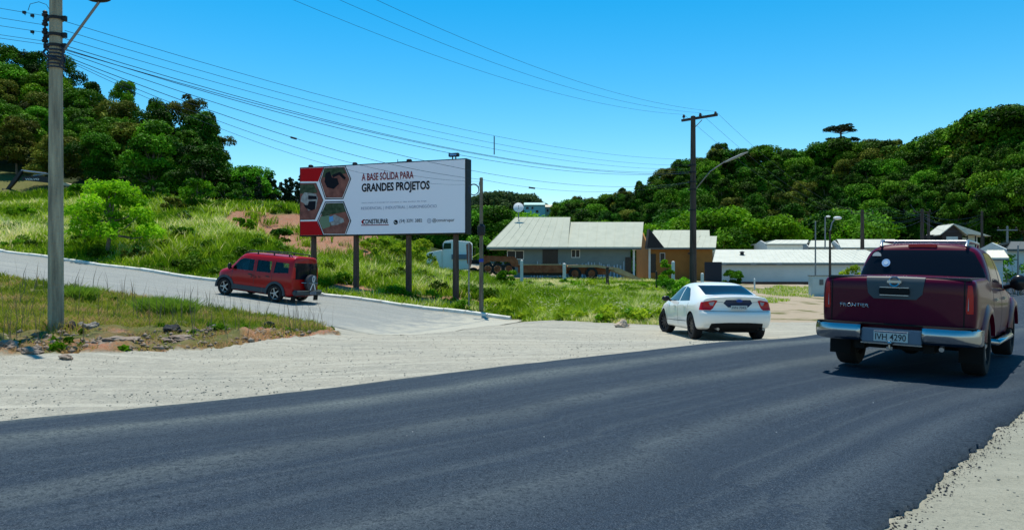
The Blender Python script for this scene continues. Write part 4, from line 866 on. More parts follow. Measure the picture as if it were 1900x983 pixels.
# hillside house
def hill_house():
    Y = 128; a = P(1745, 434, Y); zg = Z(a.x+4, Y)-1; zg = P(0, 452, Y).z; e = empty('hillside_house', (a.x, Y, zg), 0, 'gabled house with a bright white roof on the slope above the pickup cab', 'house')
    L = P(1790, 0, Y).x-a.x; ez = P(0, 433, Y).z-zg; rz = P(0, 415, Y).z-zg; D = 7; sx = P(1832, 0, Y+D).x-P(1790, 0, Y+D).x
    mb = MB(); mb.box(.35, L-.35, 0.1, D, -2, ez-.1); mb.prism([(.35, ez-.12), (L-.35, ez-.12), (L/2, rz-.35)], .1, .3, 'y'); mb.build('wall', mat('dark_timber_wall', (.035, .03, .03), .8), e)
    mb = MB()
    for xa in (0-.3, L+.3): mb.add([(xa, -.4, ez-.2), (L/2, -.4, rz), (L/2+1.5, D, rz), (xa+1.5, D, ez-.2), (xa, -.4, ez-.35), (L/2, -.4, rz-.15), (L/2+1.5, D, rz-.15), (xa+1.5, D, ez-.35)], [(0, 1, 2, 3), (7, 6, 5, 4), (0, 4, 5, 1), (1, 5, 6, 2), (2, 6, 7, 3), (3, 7, 4, 0)])
    mb.add([(L+.31, -.2, ez-.1), (L+4.4, -.2, ez-.5), (L+5, D, ez-.45), (L/2+1.6, D-.05, rz-.02), (L/2+.05, -.3, rz-.02), (L+.31, -.2, ez-.25)], [(0, 1, 2, 3, 4)])
    mb.build('roof', M_wroof, e)
    MB().box(L*.25, L*.72, 0, .095, ez-1.0-.6, ez-.55).build('window', M_grey, e)
    mb = MB(); 
    mb.box(L+.2, L+4, 3, D, -2, ez-.6); mb.build('side_wing', mat('pale_mint_wall', (.45, .55, .55), .8), e)
    for k in range(3): MB().box(L+.4+k*1.4, L+.55+k*1.4, 0, .15, -2, ez-.4).build('porch_post', M_black, e)
hill_house()
house_simple('outbuilding', 'small cream-roofed outbuilding just right of the pickup cab', 60, 1826, 1872, 478, 464, 530, M_grey, mat('cream_roof', (.62, .60, .50), .7), (1832, 1862), 5, inset=.15)
house_simple('distant_house', 'turquoise box-shaped building in the far valley above the house roof', 330, 972, 1012, 380, 376, 404, M_teal, M_teal, (973, 1010), 12, inset=.1, cat='building', opens=((976, 981, 384, 388, 'window'), (986, 990, 384, 388, 'window'), (994, 999, 390, 395, 'window')))
house_simple('distant_house', 'beige building with small windows beside the turquoise building in the far valley', 340, 1010, 1036, 384, 380, 404, M_beige, M_beige, (1012, 1034), 12, inset=.1, cat='building', opens=((1014, 1018, 388, 393, 'window'), (1022, 1026, 388, 393, 'window')))
house_simple('distant_house', 'pale blue building glimpsed between the billboard and the wooden post', 200, 868, 886, 392, 388, 415, mat('pale_blue_plaster', (.35, .45, .6), .8), M_wroof, (869, 885), 8, inset=.1, cat='building')
house_simple('dark_roof_house', 'dark-roofed house at the right edge beyond the pickup', 75, 1868, 1930, 462, 448, 500, M_grey, M_trim, (1876, 1930), 6)
# cabinet with door
c = P(1505, 512, 55); zc = Z(c.x, 55); W_ = P(1541, 0, 55).x-c.x; e = empty('meter_cabinet', (c.x, 55, zc), 0, 'pale grey-green metal cabinet standing at the left tail light of the pickup', 'cabinet')
hc = c.z-zc; MB().box(0, W_, 0, .5, -.1, hc).build('body', M_tin, e); MB().box(.08, W_-.08, -.03, -.002, .15, hc-.15).build('door', M_tin, e); MB().box(-.04, W_+.04, -.06, .56, hc+.002, hc+.05).build('lid', M_trim, e); MB().box(W_*.42, W_*.62, -.06, -.032, hc-.65, hc-.25).build('meter', M_trim, e)

# ================================================================ poles
def insul(mb, p, s=1): mb.lathe([(.02*s, 0), (.02*s, .06*s), (.06*s, .07*s), (.07*s, .12*s), (.045*s, .14*s), (.055*s, .18*s), (.0, .22*s)], 10, Matrix.Translation(p))
P1 = Vector((-9.37, 15.5, 0)); P1.z = Z(P1.x, P1.y)-.1
P2 = Vector(((1286-CX)/FPX*38, 38, 0)); P2.z = Z(P2.x, P2.y)-.2
def pole1():
    e = empty('utility_pole', P1, 0, 'thick weathered concrete utility pole on the near grass verge', 'utility pole')
    mb = MB(); mb.lathe([(.15, -.3), (.147, .02), (.144, 1), (.136, 3), (.126, 5), (.117, 7), (.105, 9.8), (0, 9.85)], 20); mb.build('shaft', M_conc, e, smooth=40)
    zz = lambda py: CAMZ+(CY-py)/FPX*15.5-P1.z
    for py, w in ((35, .3), (66, .24), (86, .3)):
        mb = MB(); M = Matrix.Translation((0, 0, zz(py))); mb.lathe([(.15, -.03), (.15, .03), (.136, .03), (.136, -.03)], 20, M, close=True)
        mb.box(-.24, -.14, -.03, .03, zz(py)-.05, zz(py)+.05); mb.box(.14, .22, -.035, .03, zz(py)-.05, zz(py)+.05); mb.build('clamp', M_black, e)
    mb = MB()
    for py in (30, 47, 62, 78): insul(mb, (-.21, -.02, zz(py)-.08), .9)
    mb.rod((-.21, -.02, zz(80)-.1), (-.21, -.02, zz(28)), .012); mb.build('insulator_rack', M_black, e)
    mb = MB()
    for k in range(6): mb.lathe([(.165+.004*(k % 2), -.014), (.17, 0), (.165, .014), (.15, .014), (.15, -.014)], 16, Matrix.Translation((0, 0, zz(95)-.07*k)), close=True)
    mb.tube([(-.16, -.06, zz(92)), (-.2, -.1, zz(100)), (-.1, -.17, zz(108)), (.08, -.17, zz(112)), (.22, -.06, zz(118)), (.17, .02, zz(104))], .022, 6); mb.tube([(.16, -.1, zz(90)), (.24, -.14, zz(96)), (.2, -.12, zz(116)), (.14, -.1, zz(125))], .018, 6); mb.build('cable_bundle', mat('cable_sheath', (.02, .03, .05), .5), e)
    # street light arm
    p0 = Vector((.16, -.02, zz(96))); p1 = P(184, 4, 15.2)-P1
    mb = MB(); mb.tube([p0, p1], .026, 8); mb.build('lamp_arm', M_steel, e)
    mb = MB(); M = Matrix.Translation(p1+Vector((.0, 0, .04))); mb.sphere(p1+Vector((0, 0, .06)), .24, 16, 8, (1, .5, .28)); mb.build('lamp_head', M_black, e, smooth=50)
    # top crossarm, out of frame
    d = Vector((.77, -.63, 0)); mb = MB(); mb.box(-1.2, 1.2, -.06, .06, 9.3, 9.42, Matrix.Rotation(math.atan2(d.y, d.x), 4, 'Z') @ Matrix.Translation((0, .16, 0))); mb.build('crossarm', M_wood, e)
    mb = MB(); M = Matrix.Translation((0, -.16, 1.0)); mb.box(-.05, .03, -.166, -.15, zz(400), zz(372)); mb.box(-.03, .0, -.166, -.15, zz(395), zz(350)); 
pole1()
def pole2():
    e = empty('utility_pole', P2, 0, 'tall dark wooden utility pole with a crossarm standing behind the white sedan', 'utility pole'); H = P(0, 216, 38).z-P2.z
    zz = lambda py: CAMZ+(CY-py)/FPX*38-P2.z
    mb = MB(); mb.lathe([(.20, -.3), (.19, .5), (.17, 3), (.15, 6), (.12, H), (0, H+.04)], 14); mb.build('shaft', M_dwood, e, smooth=40)
    a = P(1265, 224, 38.8)-P2; b = P(1331, 218, 37.3)-P2; d = (b-a)
    mb = MB(); ang = math.atan2(d.y, d.x); M = Matrix.Translation(a) @ Matrix.Rotation(ang, 4, 'Z'); L = math.hypot(d.x, d.y); mb.box(0, L, -.05, .05, -.06, .06, M); mb.build('crossarm', M_dwood, e)
    MB().rod((.1, -.05, zz(236)), a.lerp(b, .58)+Vector((0, 0, -.06)), .02).build('brace', M_steel, e)
    mb = MB(); pts = []
    for u in (.06, .53, .95): p = a.lerp(b, u)+Vector((0, 0, .06)); insul(mb, p, 1.15); pts.append(p+P2+Vector((0, 0, .24)))
    mb.build('insulator', mat('brown_porcelain', (.05, .03, .03), .3), e)
    arm = MB(); arm.tube([Vector((.1, -.05, zz(352))), P(1318, 318, 37.2)-P2, P(1345, 300, 36.9)-P2], .03, 6); arm.build('lamp_arm', M_steel, e)
    mb = MB(); c0 = P(1345, 301, 36.9)-P2; c1 = P(1388, 282, 36.2)-P2; mb.tube([c0, c0.lerp(c1, .3), c0.lerp(c1, .7), c1], [.035, .06, .065, .02], 8); mb.build('lamp_head', mat('lamp_housing', (.28, .29, .28), .5), e, smooth=50)
    for py in (307, 320, 338, 352, 390, 470):
        mb = MB(); mb.lathe([(.17, -.04), (.17, .04), (.14, .04), (.14, -.04)], 12, Matrix.Translation((0, 0, zz(py))), close=True); mb.box(-.25, -.16, -.03, .03, zz(py)-.04, zz(py)+.04); mb.build('clamp', M_black, e)
    return pts
xpts = pole2()
M_wire = mat('dark_wire', (.03, .05, .09), .6)
def wire(a, b, sag, r=.011, label='', group=None, name='power_line', n=24, cat='wire'):
    a = Vector(a); b = Vector(b); pts = [a.lerp(b, k/n)-Vector((0, 0, sag*4*(k/n)*(1-k/n))) for k in range(n+1)]
    mb = MB(); mb.tube(pts, r*.5, 4); o = mb.build(name, M_wire); tag(o, label, cat, group); return pts
GW = 'wires strung between the concrete pole and the wooden pole'
ordn = ['topmost', 'second from the top', 'third from the top', 'fourth from the top', 'fifth from the top', 'sixth from the top', 'lowest']
for i, (y1, y2, sg) in enumerate([(40, 296, .68), (57, 307, .70), (72, 314, .72), (85, 318, .85), (91, 320, .95), (93, 322, .78)]):
    a = P(120, y1, 15.5); b = P(1280, y2, 38); wire(a, b, sg, .012 if i < 3 else .017, 'overhead wire from the concrete pole to the wooden pole, %s' % ordn[i], GW)
    a2 = P(90, [31, 48, 62, 78, 84, 86][i], 15.5); d = (a2-b); d.z = 0; a3 = a2+d.normalized()*26; a3.z = a2.z+.15
    if i < 5: wire(a2, a3, .5, .011, 'overhead wire leaving the concrete pole towards the left picture edge, %s' % ordn[i], 'wires leaving the concrete pole to the left')
WP = Vector(((893-CX)/FPX*31.3, 31.3, 0)); WP.z = Z(WP.x, 31.3)-.1
wire(P(124, 98, 15.5), P(1280, 338, 38), 1.15, .015, 'lower thick cable from the concrete pole passing just above the floodlight', GW)
spl = wire(P(124, 106, 15.5), P(892, 333, 31.3), .42, .016, 'sagging cable from the concrete pole down to the thin wooden post by the billboard', 'cables to the thin wooden post')
wire(P(124, 110, 15.5), P(892, 337, 31.3), .62, .012, 'slacker lower cable from the concrete pole to the thin wooden post', 'cables to the thin wooden post')
wire(P(124, 113, 15.5), P(892, 341, 31.3), .80, .010, 'slackest thin cable from the concrete pole to the thin wooden post', 'cables to the thin wooden post')
lowc = wire(P(893, 333, 31.3), P(1281, 338, 38), .5, .013, 'cable from the thin wooden post to the tall wooden pole under the others', 'cables to the thin wooden post')
# splice canister on the cable
p = spl[9]; o = MB().rod(p-Vector((.07, .05, -.01)), p+Vector((.07, .05, -.02)), .028).build('cable_splice', M_black); tag(o, 'small dark splice box hanging on the cable left of the billboard', 'splice box')
p = lowc[5]; o = MB().rod(p-Vector((.13, .08, 0)), p+Vector((.13, .08, -.02)), .035).build('cable_splice', M_black); tag(o, 'small dark splice box on the cable above the house roof', 'splice box')
# spacer rod
a = P(917, 253, 26.1); b = P(917, 287, 26.1); o = MB().rod(a, b, .018).build('wire_spacer', M_black); tag(o, 'upright dark spacer rod across the wires above the billboard end', 'wire spacer')
# upper lines to the crossarm
d = Vector((.77, -.63, 0))
for i, u in enumerate((-1.1, .15, 1.1)):
    a = Vector((P1.x, P1.y, P1.z+9.65))+d*u; wire(a, xpts[i], 1.05, .011, 'high line to the %s insulator of the wooden pole' % ['left', 'middle', 'right'][i], 'high lines to the crossarm')
far = P(1600, 392, 104)
for i, u in enumerate((-1.1, 0, 1.1)):
    b = far+Vector((u, -u*.7, .2)); wire(xpts[i], b, 1.8, .012, 'high line running on from the %s insulator towards the far pole' % ['left', 'middle', 'right'][i], 'high lines beyond the crossarm')
# loose jumper and clips left of pole 1
mb = MB(); mb.tube([P(52, 20, 15.45), P(56, 8, 15.45), P(72, 4, 15.45), P(86, 9, 15.45), P(93, 20, 15.45), P(93, 30, 15.45)], .006, 5); o = mb.build('jumper_cable', M_wire); tag(o, 'thin looped jumper cable left of the concrete pole top', 'wire')
for i, (px, py) in enumerate(((45, 23), (60, 29), (60, 59))):
    mb = MB(); c = P(px, py, 15.2); mb.box(c.x-.03, c.x+.03, c.y-.02, c.y+.02, c.z-.03, c.z+.02); mb.rod(c, c+Vector((.02, 0, -.06)), .01, n=5); o = mb.build('wire_clip', M_black); tag(o, ['clip on the top wire left of the concrete pole, outer one', 'clip on the top wire left of the concrete pole, inner one', 'clip on the third wire left of the concrete pole'][i], 'wire clip')
# thin wooden post beside the billboard
e = empty('wooden_post', WP, 0, 'thin weathered wooden post with a cable coil right beside the billboard', 'post')
zz = lambda py: CAMZ+(CY-py)/FPX*31.3-WP.z
mb = MB(); mb.lathe([(.095, -.2), (.09, 1.5), (.08, 3), (.07, zz(330)), (0, zz(329))], 10); mb.build('shaft', M_wood, e, smooth=40)
mb = MB(); mb.lathe([(.15, zz(437)), (.17, zz(431)), (.16, zz(420)), (.09, zz(416))], 10); mb.build('junction_box', M_black, e)
M = Matrix.Translation(P(879, 352, 31.3)-WP) @ Matrix.Rotation(R(90), 4, 'X'); mb = MB()
for k in range(3):
    pts = [M @ Vector(((.2+.01*k)*math.cos(t), (.21+.012*k)*math.sin(t), .02*k)) for t in np.linspace(0, 2*math.pi, 22)]; mb.tube(pts, .012, 5)
mb.tube([M @ Vector((.2, 0, 0)), M @ Vector((.24, .32, 0)), (0, 0, zz(338))], .012, 5); mb.build('cable_coil', M_wire, e)
MB().box(-.09, .09, -.1, .1, zz(486), zz(480)).build('strap', mat('blue_strap', (.02, .05, .3), .6), e)
# thin sign post seen from behind
S = Vector(((870-CX)/FPX*31.7, 31.7, 0)); S.z = Z(S.x, S.y)-.1; e = empty('road_sign', S, R(-18), 'thin grey sign post with a small rusty plate seen from behind', 'road sign'); zz = lambda py: CAMZ+(CY-py)/FPX*31.7-S.z
MB().rod((0, 0, -.2), (0, 0, zz(450)), .03).build('post', M_steel, e); mb = MB(); mb.prism([(-.1, zz(488)), (.05, zz(494)), (.12, zz(486)), (.12, zz(456)), (.04, zz(450)), (-.14, zz(453))], .032, .04, 'y'); mb.build('plate', mat('rusty_plate', (.10, .055, .045), .8, noise=(8, (.2, .12, .1), .8)), e)
# far right poles
def far_pole(px, pyt, pyb, Y, r, label, mt, arm=0, lamp=None, cat='utility pole'):
    x = (px-CX)/FPX*Y; z0 = Z(x, Y)-.3; H = P(px, pyt, Y).z-z0; e = empty('utility_pole' if not lamp else 'street_lamp', (x, Y, z0), 0, label, cat)
    mb = MB(); mb.lathe([(r*1.2, -.3), (r, H*.5), (r*.8, H), (0, H+.03)], 8); mb.build('shaft', mt, e, smooth=40)
    if arm: MB().box(-arm, arm, -.06, .06, H-.5, H-.38).build('crossarm', mt, e); mb = MB(); [insul(mb, (u*arm*.9, 0, H-.38), 1.4) for u in (-1, 0, 1)]; mb.build('insulator', M_black, e)
    if lamp:
        mb = MB(); mb.tube([(0, 0, H-.1), (lamp[0]*.35, 0, H+lamp[1]*.6), (lamp[0], 0, H+lamp[1])], .05, 6); mb.build('lamp_arm', M_steel, e)
        mb = MB(); mb.sphere((lamp[0]+.15, 0, H+lamp[1]), .35, 10, 6, (1, .5, .4)); mb.build('lamp_head', M_white, e, smooth=60)
    return e
far_pole(1600, 390, 540, 104, .28, 'dark concrete pole with crossarm rising behind the left edge of the pickup cab', M_dwood, 1.6)
far_pole(1711, 388, 460, 112, .28, 'dark pole with many cables above the pickup roof, left one of the close pair', M_dwood, 1.3); far_pole(1723, 396, 460, 118, .24, 'shorter dark pole directly right of the cable-laden pole above the pickup roof', M_dwood)
far_pole(1822, 392, 470, 95, .16, 'slim dark pole in front of the hillside house', M_dwood); far_pole(1869, 420, 540, 90, .14, 'thin grey pole with crossarm on the slope beyond the pickup mirror', M_steel, 1.2); far_pole(1889, 455, 560, 62, .07, 'thin light pole at the far right edge', M_steel)
far_pole(1513, 411, 545, 56, .06, 'thin bare steel mast rising beside the grey-green cabinet', M_steel, cat='mast')
far_pole(1540, 428, 515, 60, .10, 'dark street lamp post with curved arm and white lamp behind the cabinet', M_dwood, lamp=(.45, 1.0), cat='street lamp')
far_pole(1531, 403, 460, 110, .12, 'farther street lamp whose white head shows left of the curved-arm lamp', M_steel, lamp=(.3, .1), cat='street lamp')
for i, (dy, sg) in enumerate(((0, 1.0), (4, 1.4), (8, 1.2), (12, 1.9))):
    wire(P(1600, 398+dy, 104), P(1711, 396+dy, 112), sg*.6, .03, 'cable between the dark poles above the pickup roof, %s' % ordn[i], 'cables between the far poles'); wire(P(1711, 396+dy, 112), P(1822, 398+dy, 95), sg*.8, .03, 'cable from the cable-laden pole to the hillside house pole, %s' % ordn[i], 'cables between the far poles')
for i, (px, py) in enumerate(((1640, 388), (1660, 386), (1675, 388), (1750, 384), (1690, 380))): wire(P(1711, 400, 112), P(px, py, 135), .3, .02, 'thin service cable fanning out from the cable-laden pole, %s' % ['leftmost', 'second', 'third', 'rightmost', 'steepest'][i], 'fanned service cables')

# fence posts in the field
for i, (px, pyt, Y, r, mt, lab) in enumerate([(968, 482, 50, .10, M_whw, 'white concrete fence post at the left end of the rusty trailer'), (1047, 488, 50, .10, M_whw, 'white concrete fence post in front of the trailer wheels'), (1127, 494, 49, .09, M_dwood, 'dark wooden fence post in front of the trailer ramp'),
    (1218, 502, 46, .05, M_dwood, 'thin dark stake at the tip of the trailer ramp'), (1249, 484, 48, .09, M_whw, 'tall white fence post in front of the ochre house'), (1303, 506, 48, .08, M_whw, 'short white fence post just right of the wooden pole'), (1400, 516, 60, .05, M_white, 'small white stake in front of the warehouse')]):
    x = (px-CX)/FPX*Y; z0 = Z(x, Y)-.2; H = P(0, pyt, Y).z-z0; o = MB().prism([(-r, -r), (r, -r), (r, r), (-r, r)], 0, H, 'z').add([], []) ; mb = MB(); mb.box(-r, r, -r, r, 0, H-.05); mb.add([(-r, -r, H-.05), (r, -r, H-.05), (r, r, H-.05), (-r, r, H-.05), (0, 0, H)], [(0, 1, 4), (1, 2, 4), (2, 3, 4), (3, 0, 4)])
    o = mb.build('fence_post', mt, loc=(x, Y, z0)); tag(o, lab, 'fence post')

# ================================================================ billboard
def billboard():
    A = Vector(((558-CX)/FPX*37.4, 37.4, 0)); B = Vector(((863-CX)/FPX*34.2, 34.2, 0)); d = (B-A); L = d.length; rz = math.atan2(d.y, d.x); zb = P(0, 431.5, 34.2).z; zt = P(0, 296, 34.2).z; H = zt-zb
    e = empty('billboard', (A.x, A.y, 0), rz, 'large wide roadside billboard with red corners, hexagon photos and Portuguese lettering', 'billboard')
    M_frame = mat('billboard_frame', (.012, .012, .014), .5); M_face = mat('poster_vinyl', (.95, .87, .92), .7, spec=.08)
    mb = MB(); mb.box(-.06, L+.06, .004, .55, zb-.06, zt+.05); mb.build('frame', M_frame, e)
    MB().box(0, L, -.03, .0, zb, zt).build('face', M_face, e)
    def uv(px, py):
        k = (px-CX)/FPX; u = (k*A.y-A.x)/((B.x-A.x)-k*(B.y-A.y)); Y = A.y+(B.y-A.y)*u; return (u*L, CAMZ+(CY-py)/FPX*Y)
    def poly(name, pts, m, lay, par=e): mb = MB(); mb.add([(min(max(uv(*p)[0], .002), L-.002), -.03-.003*lay, min(max(uv(*p)[1], zb+.002), zt-.002)) for p in pts], [tuple(range(len(pts)))]); return mb.build(name, m, par)
    M_red = mat('poster_red', (.50, .008, .012), .7, spec=.08); M_k = mat('poster_black', (.012, .012, .018), .7, spec=.08); M_w = mat('poster_white', (.92, .88, .9), .7, spec=.08); M_earth = mat('poster_earth', (.32, .12, .09), .7, spec=.08, noise=(3, (.14, .05, .045), .9)); M_gr = mat('poster_green', (.03, .05, .025), .7, spec=.08, noise=(5, (.10, .12, .07), .9)); M_gy = mat('poster_grey', (.42, .40, .38), .7, spec=.08, noise=(6, (.15, .12, .12), .8)); M_txr = mat('poster_dark_red', (.26, .008, .018), .7, spec=.08); M_lt = mat('poster_light_grey', (.33, .33, .42), .7, spec=.08); M_bl = mat('poster_blue', (.15, .35, .65), .7, spec=.08)
    poly('red_corner', [(558, 313), (601, 311), (591, 337), (558, 337)], M_red, 1); poly('red_corner', [(558, 411), (589, 410.5), (600, 437), (558, 438)], M_red, 1)
    def scale(ps, c, s): return [(c[0]+(p[0]-c[0])*s, c[1]+(p[1]-c[1])*s) for p in ps]
    h1 = [(601.4, 309), (642, 307), (652.4, 332), (637.7, 369.5), (604, 370), (592.8, 335.3)]; h2 = [(604, 374.3), (638.6, 373.5), (652.4, 409.7), (642.9, 437), (599.7, 437), (589.3, 409.7)]; h3 = [(540, 338.8), (589.3, 337.5), (603.5, 371.5), (587, 410), (540, 411)]
    for hx, c in ((h1, (622, 340)), (h2, (621, 406)), (h3, (560, 374))):
        f = poly('hexagon_photo', hx, M_w if hx is h3 else M_k, 2); poly('white_line', scale(hx, c, .94), M_k if hx is h3 else M_w, 3, f); poly('picture', scale(hx, c, .91 if hx is not h3 else .92), M_earth, 4, f)
        if hx is h3: poly('picture_trees', [(558, 343), (583, 342), (588, 352), (590, 358), (558, 360)], M_gr, 5, f); poly('picture_truck', [(560, 366), (566, 357), (588, 360), (591, 368), (587, 388), (573, 391), (566, 378), (559, 374)], M_gy, 6, f); poly('picture_windscreen', [(573, 363), (588, 364), (589, 370), (573, 370)], M_k, 7, f); poly('picture_grille', [(574, 374), (587, 373), (586, 388), (579, 391), (568, 386), (564, 380), (572, 381)], M_k, 7, f)
        if hx is h1: poly('picture_trees', [(602, 313), (638, 311), (643, 322), (620, 326), (600, 330)], M_gr, 5, f); poly('picture_machine', [(605, 322), (613, 318), (617, 330), (627, 331), (630, 342), (620, 351), (608, 348), (603, 337)], M_k, 6, f); poly('picture_arm', [(617, 325), (632, 319), (643, 330), (640, 334), (630, 325), (619, 330)], M_k, 6, f)
        if hx is h2: poly('picture_trees', [(606, 378), (638, 377), (643, 393), (620, 397), (600, 402), (597, 396)], M_gr, 5, f); poly('picture_field', [(596, 402), (612, 396), (614, 420), (600, 425), (594, 412)], mat('poster_field', (.18, .24, .15), .7, spec=.08), 5, f); poly('picture_house', [(611, 404), (622, 398), (638, 406), (640, 412), (628, 417), (616, 419)], M_gy, 6, f); poly('picture_panel', [(612, 402), (619, 401), (620, 410), (612, 412)], M_bl, 7, f)
    def text(s, x0, x1, y0, y1, m, off=.0, shear=0):
        u0, z0 = uv(x0, y1); u1, z1 = uv(x1, y0+(y0-y0)); h = uv(x0, y0)[1]-z0; me = text_mesh(s, u1-u0, h, ex=0, off=off, shear=shear); o = link('lettering', me, m, e, (u0, -.045, z0)); return o
    # each baseline rises a little in the picture because of perspective only
    text('A BASE SÓLIDA PARA', 672, 768, 319, 336, M_txr, .018); text('GRANDES PROJETOS', 672, 798, 341, 361, M_k, .03)
    text('Soluções completas em terraplenagem que', 672, 722, 375.5, 378.5, M_lt); text('movem o seu sonho de hoje', 724, 792, 374, 377.5, M_lt)
    text('RESIDENCIAL | INDUSTRIAL | AGRONEGÓCIO', 671, 811, 383, 391, M_lt)
    text('CONSTRUPAR', 674, 721, 407, 416, M_k, .02); poly('logo_rule', [(671, 417.2), (722, 416.6), (722, 418), (671, 418.8)], M_txr, 3); poly('logo_mark', [(671, 411), (675, 407), (677, 409), (674, 412), (677, 415.5), (673, 415.5)], M_red, 3)
    def disc(px, py, r, m, lay, hole=0):
        u, z = uv(px, py); mb = MB(); n = 20; vs_ = [(u+math.cos(2*math.pi*k/n)*r, -.03-.003*lay, z+math.sin(2*math.pi*k/n)*r) for k in range(n)]
        if hole: vs_ += [(u+math.cos(2*math.pi*k/n)*hole, -.03-.003*lay, z+math.sin(2*math.pi*k/n)*hole) for k in range(n)]; mb.add(vs_, [(k, (k+1) % n, n+(k+1) % n, n+k) for k in range(n)])
        else: mb.add(vs_, [tuple(range(n))])
        return mb.build('icon', m, e)
    disc(735, 412.5, .115, M_k, 3); u, z = uv(735, 412.5); mb = MB(); mb.tube([(u-.05, -.045, z+.045), (u-.045, -.045, z-.01), (u+.0, -.045, z-.045), (u+.05, -.045, z-.04)], .014, 5); mb.build('icon', M_w, e)
    disc(797, 409.8, .11, M_lt, 3, .085); disc(797, 409.8, .05, M_lt, 3, .03)
    text('(54) 3291 3882', 742, 784, 407, 415, M_k, .0); text('@construpar', 803, 844, 405.5, 413.5, M_k, .0)
    # lights and bits on the top edge
    for px, s in ((574, .8), (656, .8), (757, .9)):
        u, _ = uv(px, 300); mb = MB(); mb.box(u-.12*s, u+.12*s, .05, .2, zt+.05, zt+.14); mb.sphere((u, .1, zt+.13), .12*s, 10, 6, (1.3, .8, .5)); mb.build('lamp', M_black, e)
    u, _ = uv(736, 300); mb = MB(); mb.rod((u, .1, zt+.03), (u, .1, zt+.2), .015); mb.box(u-.02, u+.5, .08, .12, zt+.051, zt+.08); mb.build('bracket', M_black, e)
    u, _ = uv(841, 290); mb = MB(); mb.rod((u-.08, .1, zt), (u-.08, .1, zt+.2), .03); mb.rod((u+.08, .1, zt), (u+.08, .1, zt+.2), .03); mb.box(u-.25, u+.22, .02, .2, zt+.17, zt+.33); f = mb.build('floodlight', M_black, e); MB().box(u-.18, u+.15, .0, .018, zt+.21, zt+.29).build('lens', M_bl, f)
    for (px, py) in ((576, 470), (655, 525), (753, 541), (841, 556)):
        u, z = uv(px, py); w = A+d.normalized()*u; nrm = Vector((-d.y, d.x, 0)).normalized(); wz = Z(w.x+nrm.x*.28, w.y+nrm.y*.28); mb = MB(); mb.lathe([(.15, wz-.3), (.145, wz+1), (.13, zb-.061), ], 12, Matrix.Translation((u, .28, 0))); mb.build('post', M_wood2, e, smooth=40)
M_wood2 = mat('post_timber', (.075, .045, .034), .9, noise=(9, (.15, .10, .08), .9, .1), bump=(22, .7))
billboard()
# ================================================================ vehicles (local +x forward, +y left, origin on the ground under the rear bumper)
def cage(st, cols=(-1, -.72, 0, .72, 1), crown=.03, step=.45, lv=2):
    """st: list of (x, plan, [(w, z, dx) per row]) from rear to front; box-topology surface, then subdivided"""
    out = []
    for i in range(len(st)-1):
        a, b = st[i], st[i+1]; n = max(1, round((b[0]-a[0])/step))
        for k in range(n):
            u = k/n; out.append((a[0]*(1-u)+b[0]*u, a[1]*(1-u)+b[1]*u, [tuple(p*(1-u)+q_*u for p, q_ in zip(r0, r1)) for r0, r1 in zip(a[2], b[2])]))
    out.append(st[-1]); nI = len(out); nK = len(out[0][2]); nJ = len(cols); V = []; idx = {}
    def vid(i, k, j):
        key = (i, k, j)
        if key not in idx:
            x, plan, rows = out[i]; w, z, dx = rows[k]; f = cols[j]; zz = z+(crown*(1-f*f) if k == nK-1 else 0)
            idx[key] = len(V); V.append((x+dx+plan*f*f, w*f, zz))
        return idx[key]
    F = []
    for i in range(nI-1):
        for k in range(nK-1): F.append((vid(i, k, 0), vid(i, k+1, 0), vid(i+1, k+1, 0), vid(i+1, k, 0))); F.append((vid(i, k, nJ-1), vid(i+1, k, nJ-1), vid(i+1, k+1, nJ-1), vid(i, k+1, nJ-1)))
        for j in range(nJ-1): F.append((vid(i, 0, j), vid(i+1, 0, j), vid(i+1, 0, j+1), vid(i, 0, j+1))); F.append((vid(i, nK-1, j), vid(i, nK-1, j+1), vid(i+1, nK-1, j+1), vid(i+1, nK-1, j)))
    for i in (0, nI-1):
        for k in range(nK-1):
            for j in range(nJ-1): f = (vid(i, k, j), vid(i, k, j+1), vid(i, k+1, j+1), vid(i, k+1, j)); F.append(f if i == 0 else f[::-1])
    me = bpy.data.meshes.new('c'); me.from_pydata(V, [], F); bm = bmesh.new(); bm.from_mesh(me); bmesh.ops.recalc_face_normals(bm, faces=bm.faces); bm.to_mesh(me); bm.free()
    r = subsurf(me, lv); r.polygons.foreach_set('use_smooth', [True]*len(r.polygons)); return r
def prism_me(poly, d0, d1, axis, m=None):
    me = MB().prism(poly, d0, d1, axis).mesh('p')
    if m: me.materials.append(m)
    return me
def panel(body, poly, d0, d1, axis, grow=.004, name='panel', m=None, parent=None, smooth=40):
    g_ = grown(body, grow) if grow else body; me = boolean(g_, prism_me(poly, d0, d1, axis), 'INTERSECT'); me.materials.clear(); me.materials.append(m); me.polygons.foreach_set('material_index', [0]*len(me.polygons)); smooth_angle(me, smooth); return link(name, me, None, parent)
def carve(body, prisms, m):
    if not body.materials: body.materials.append(None)
    for p in prisms: body = boolean(body, p, 'DIFFERENCE')
    return body
def arch_cut(x, r, y0, y1, m, zc=.335):
    a = MB(); a.lathe([(r, y0), (r, y1)], 32, Matrix.Translation((x, 0, zc)) @ Matrix.Rotation(R(-90), 4, 'X')); me = a.mesh('a'); me.materials.append(m); return me
def flip_y(poly): return [(-a, b) for a, b in poly]
M_tyre = mat('tyre_rubber', (.018, .018, .019), .85, bump=(60, .3)); M_alloy = mat('alloy_rim', (.42, .43, .45), .3, metal=.9); M_dalloy = mat('dark_alloy', (.05, .05, .055), .35, metal=.7)
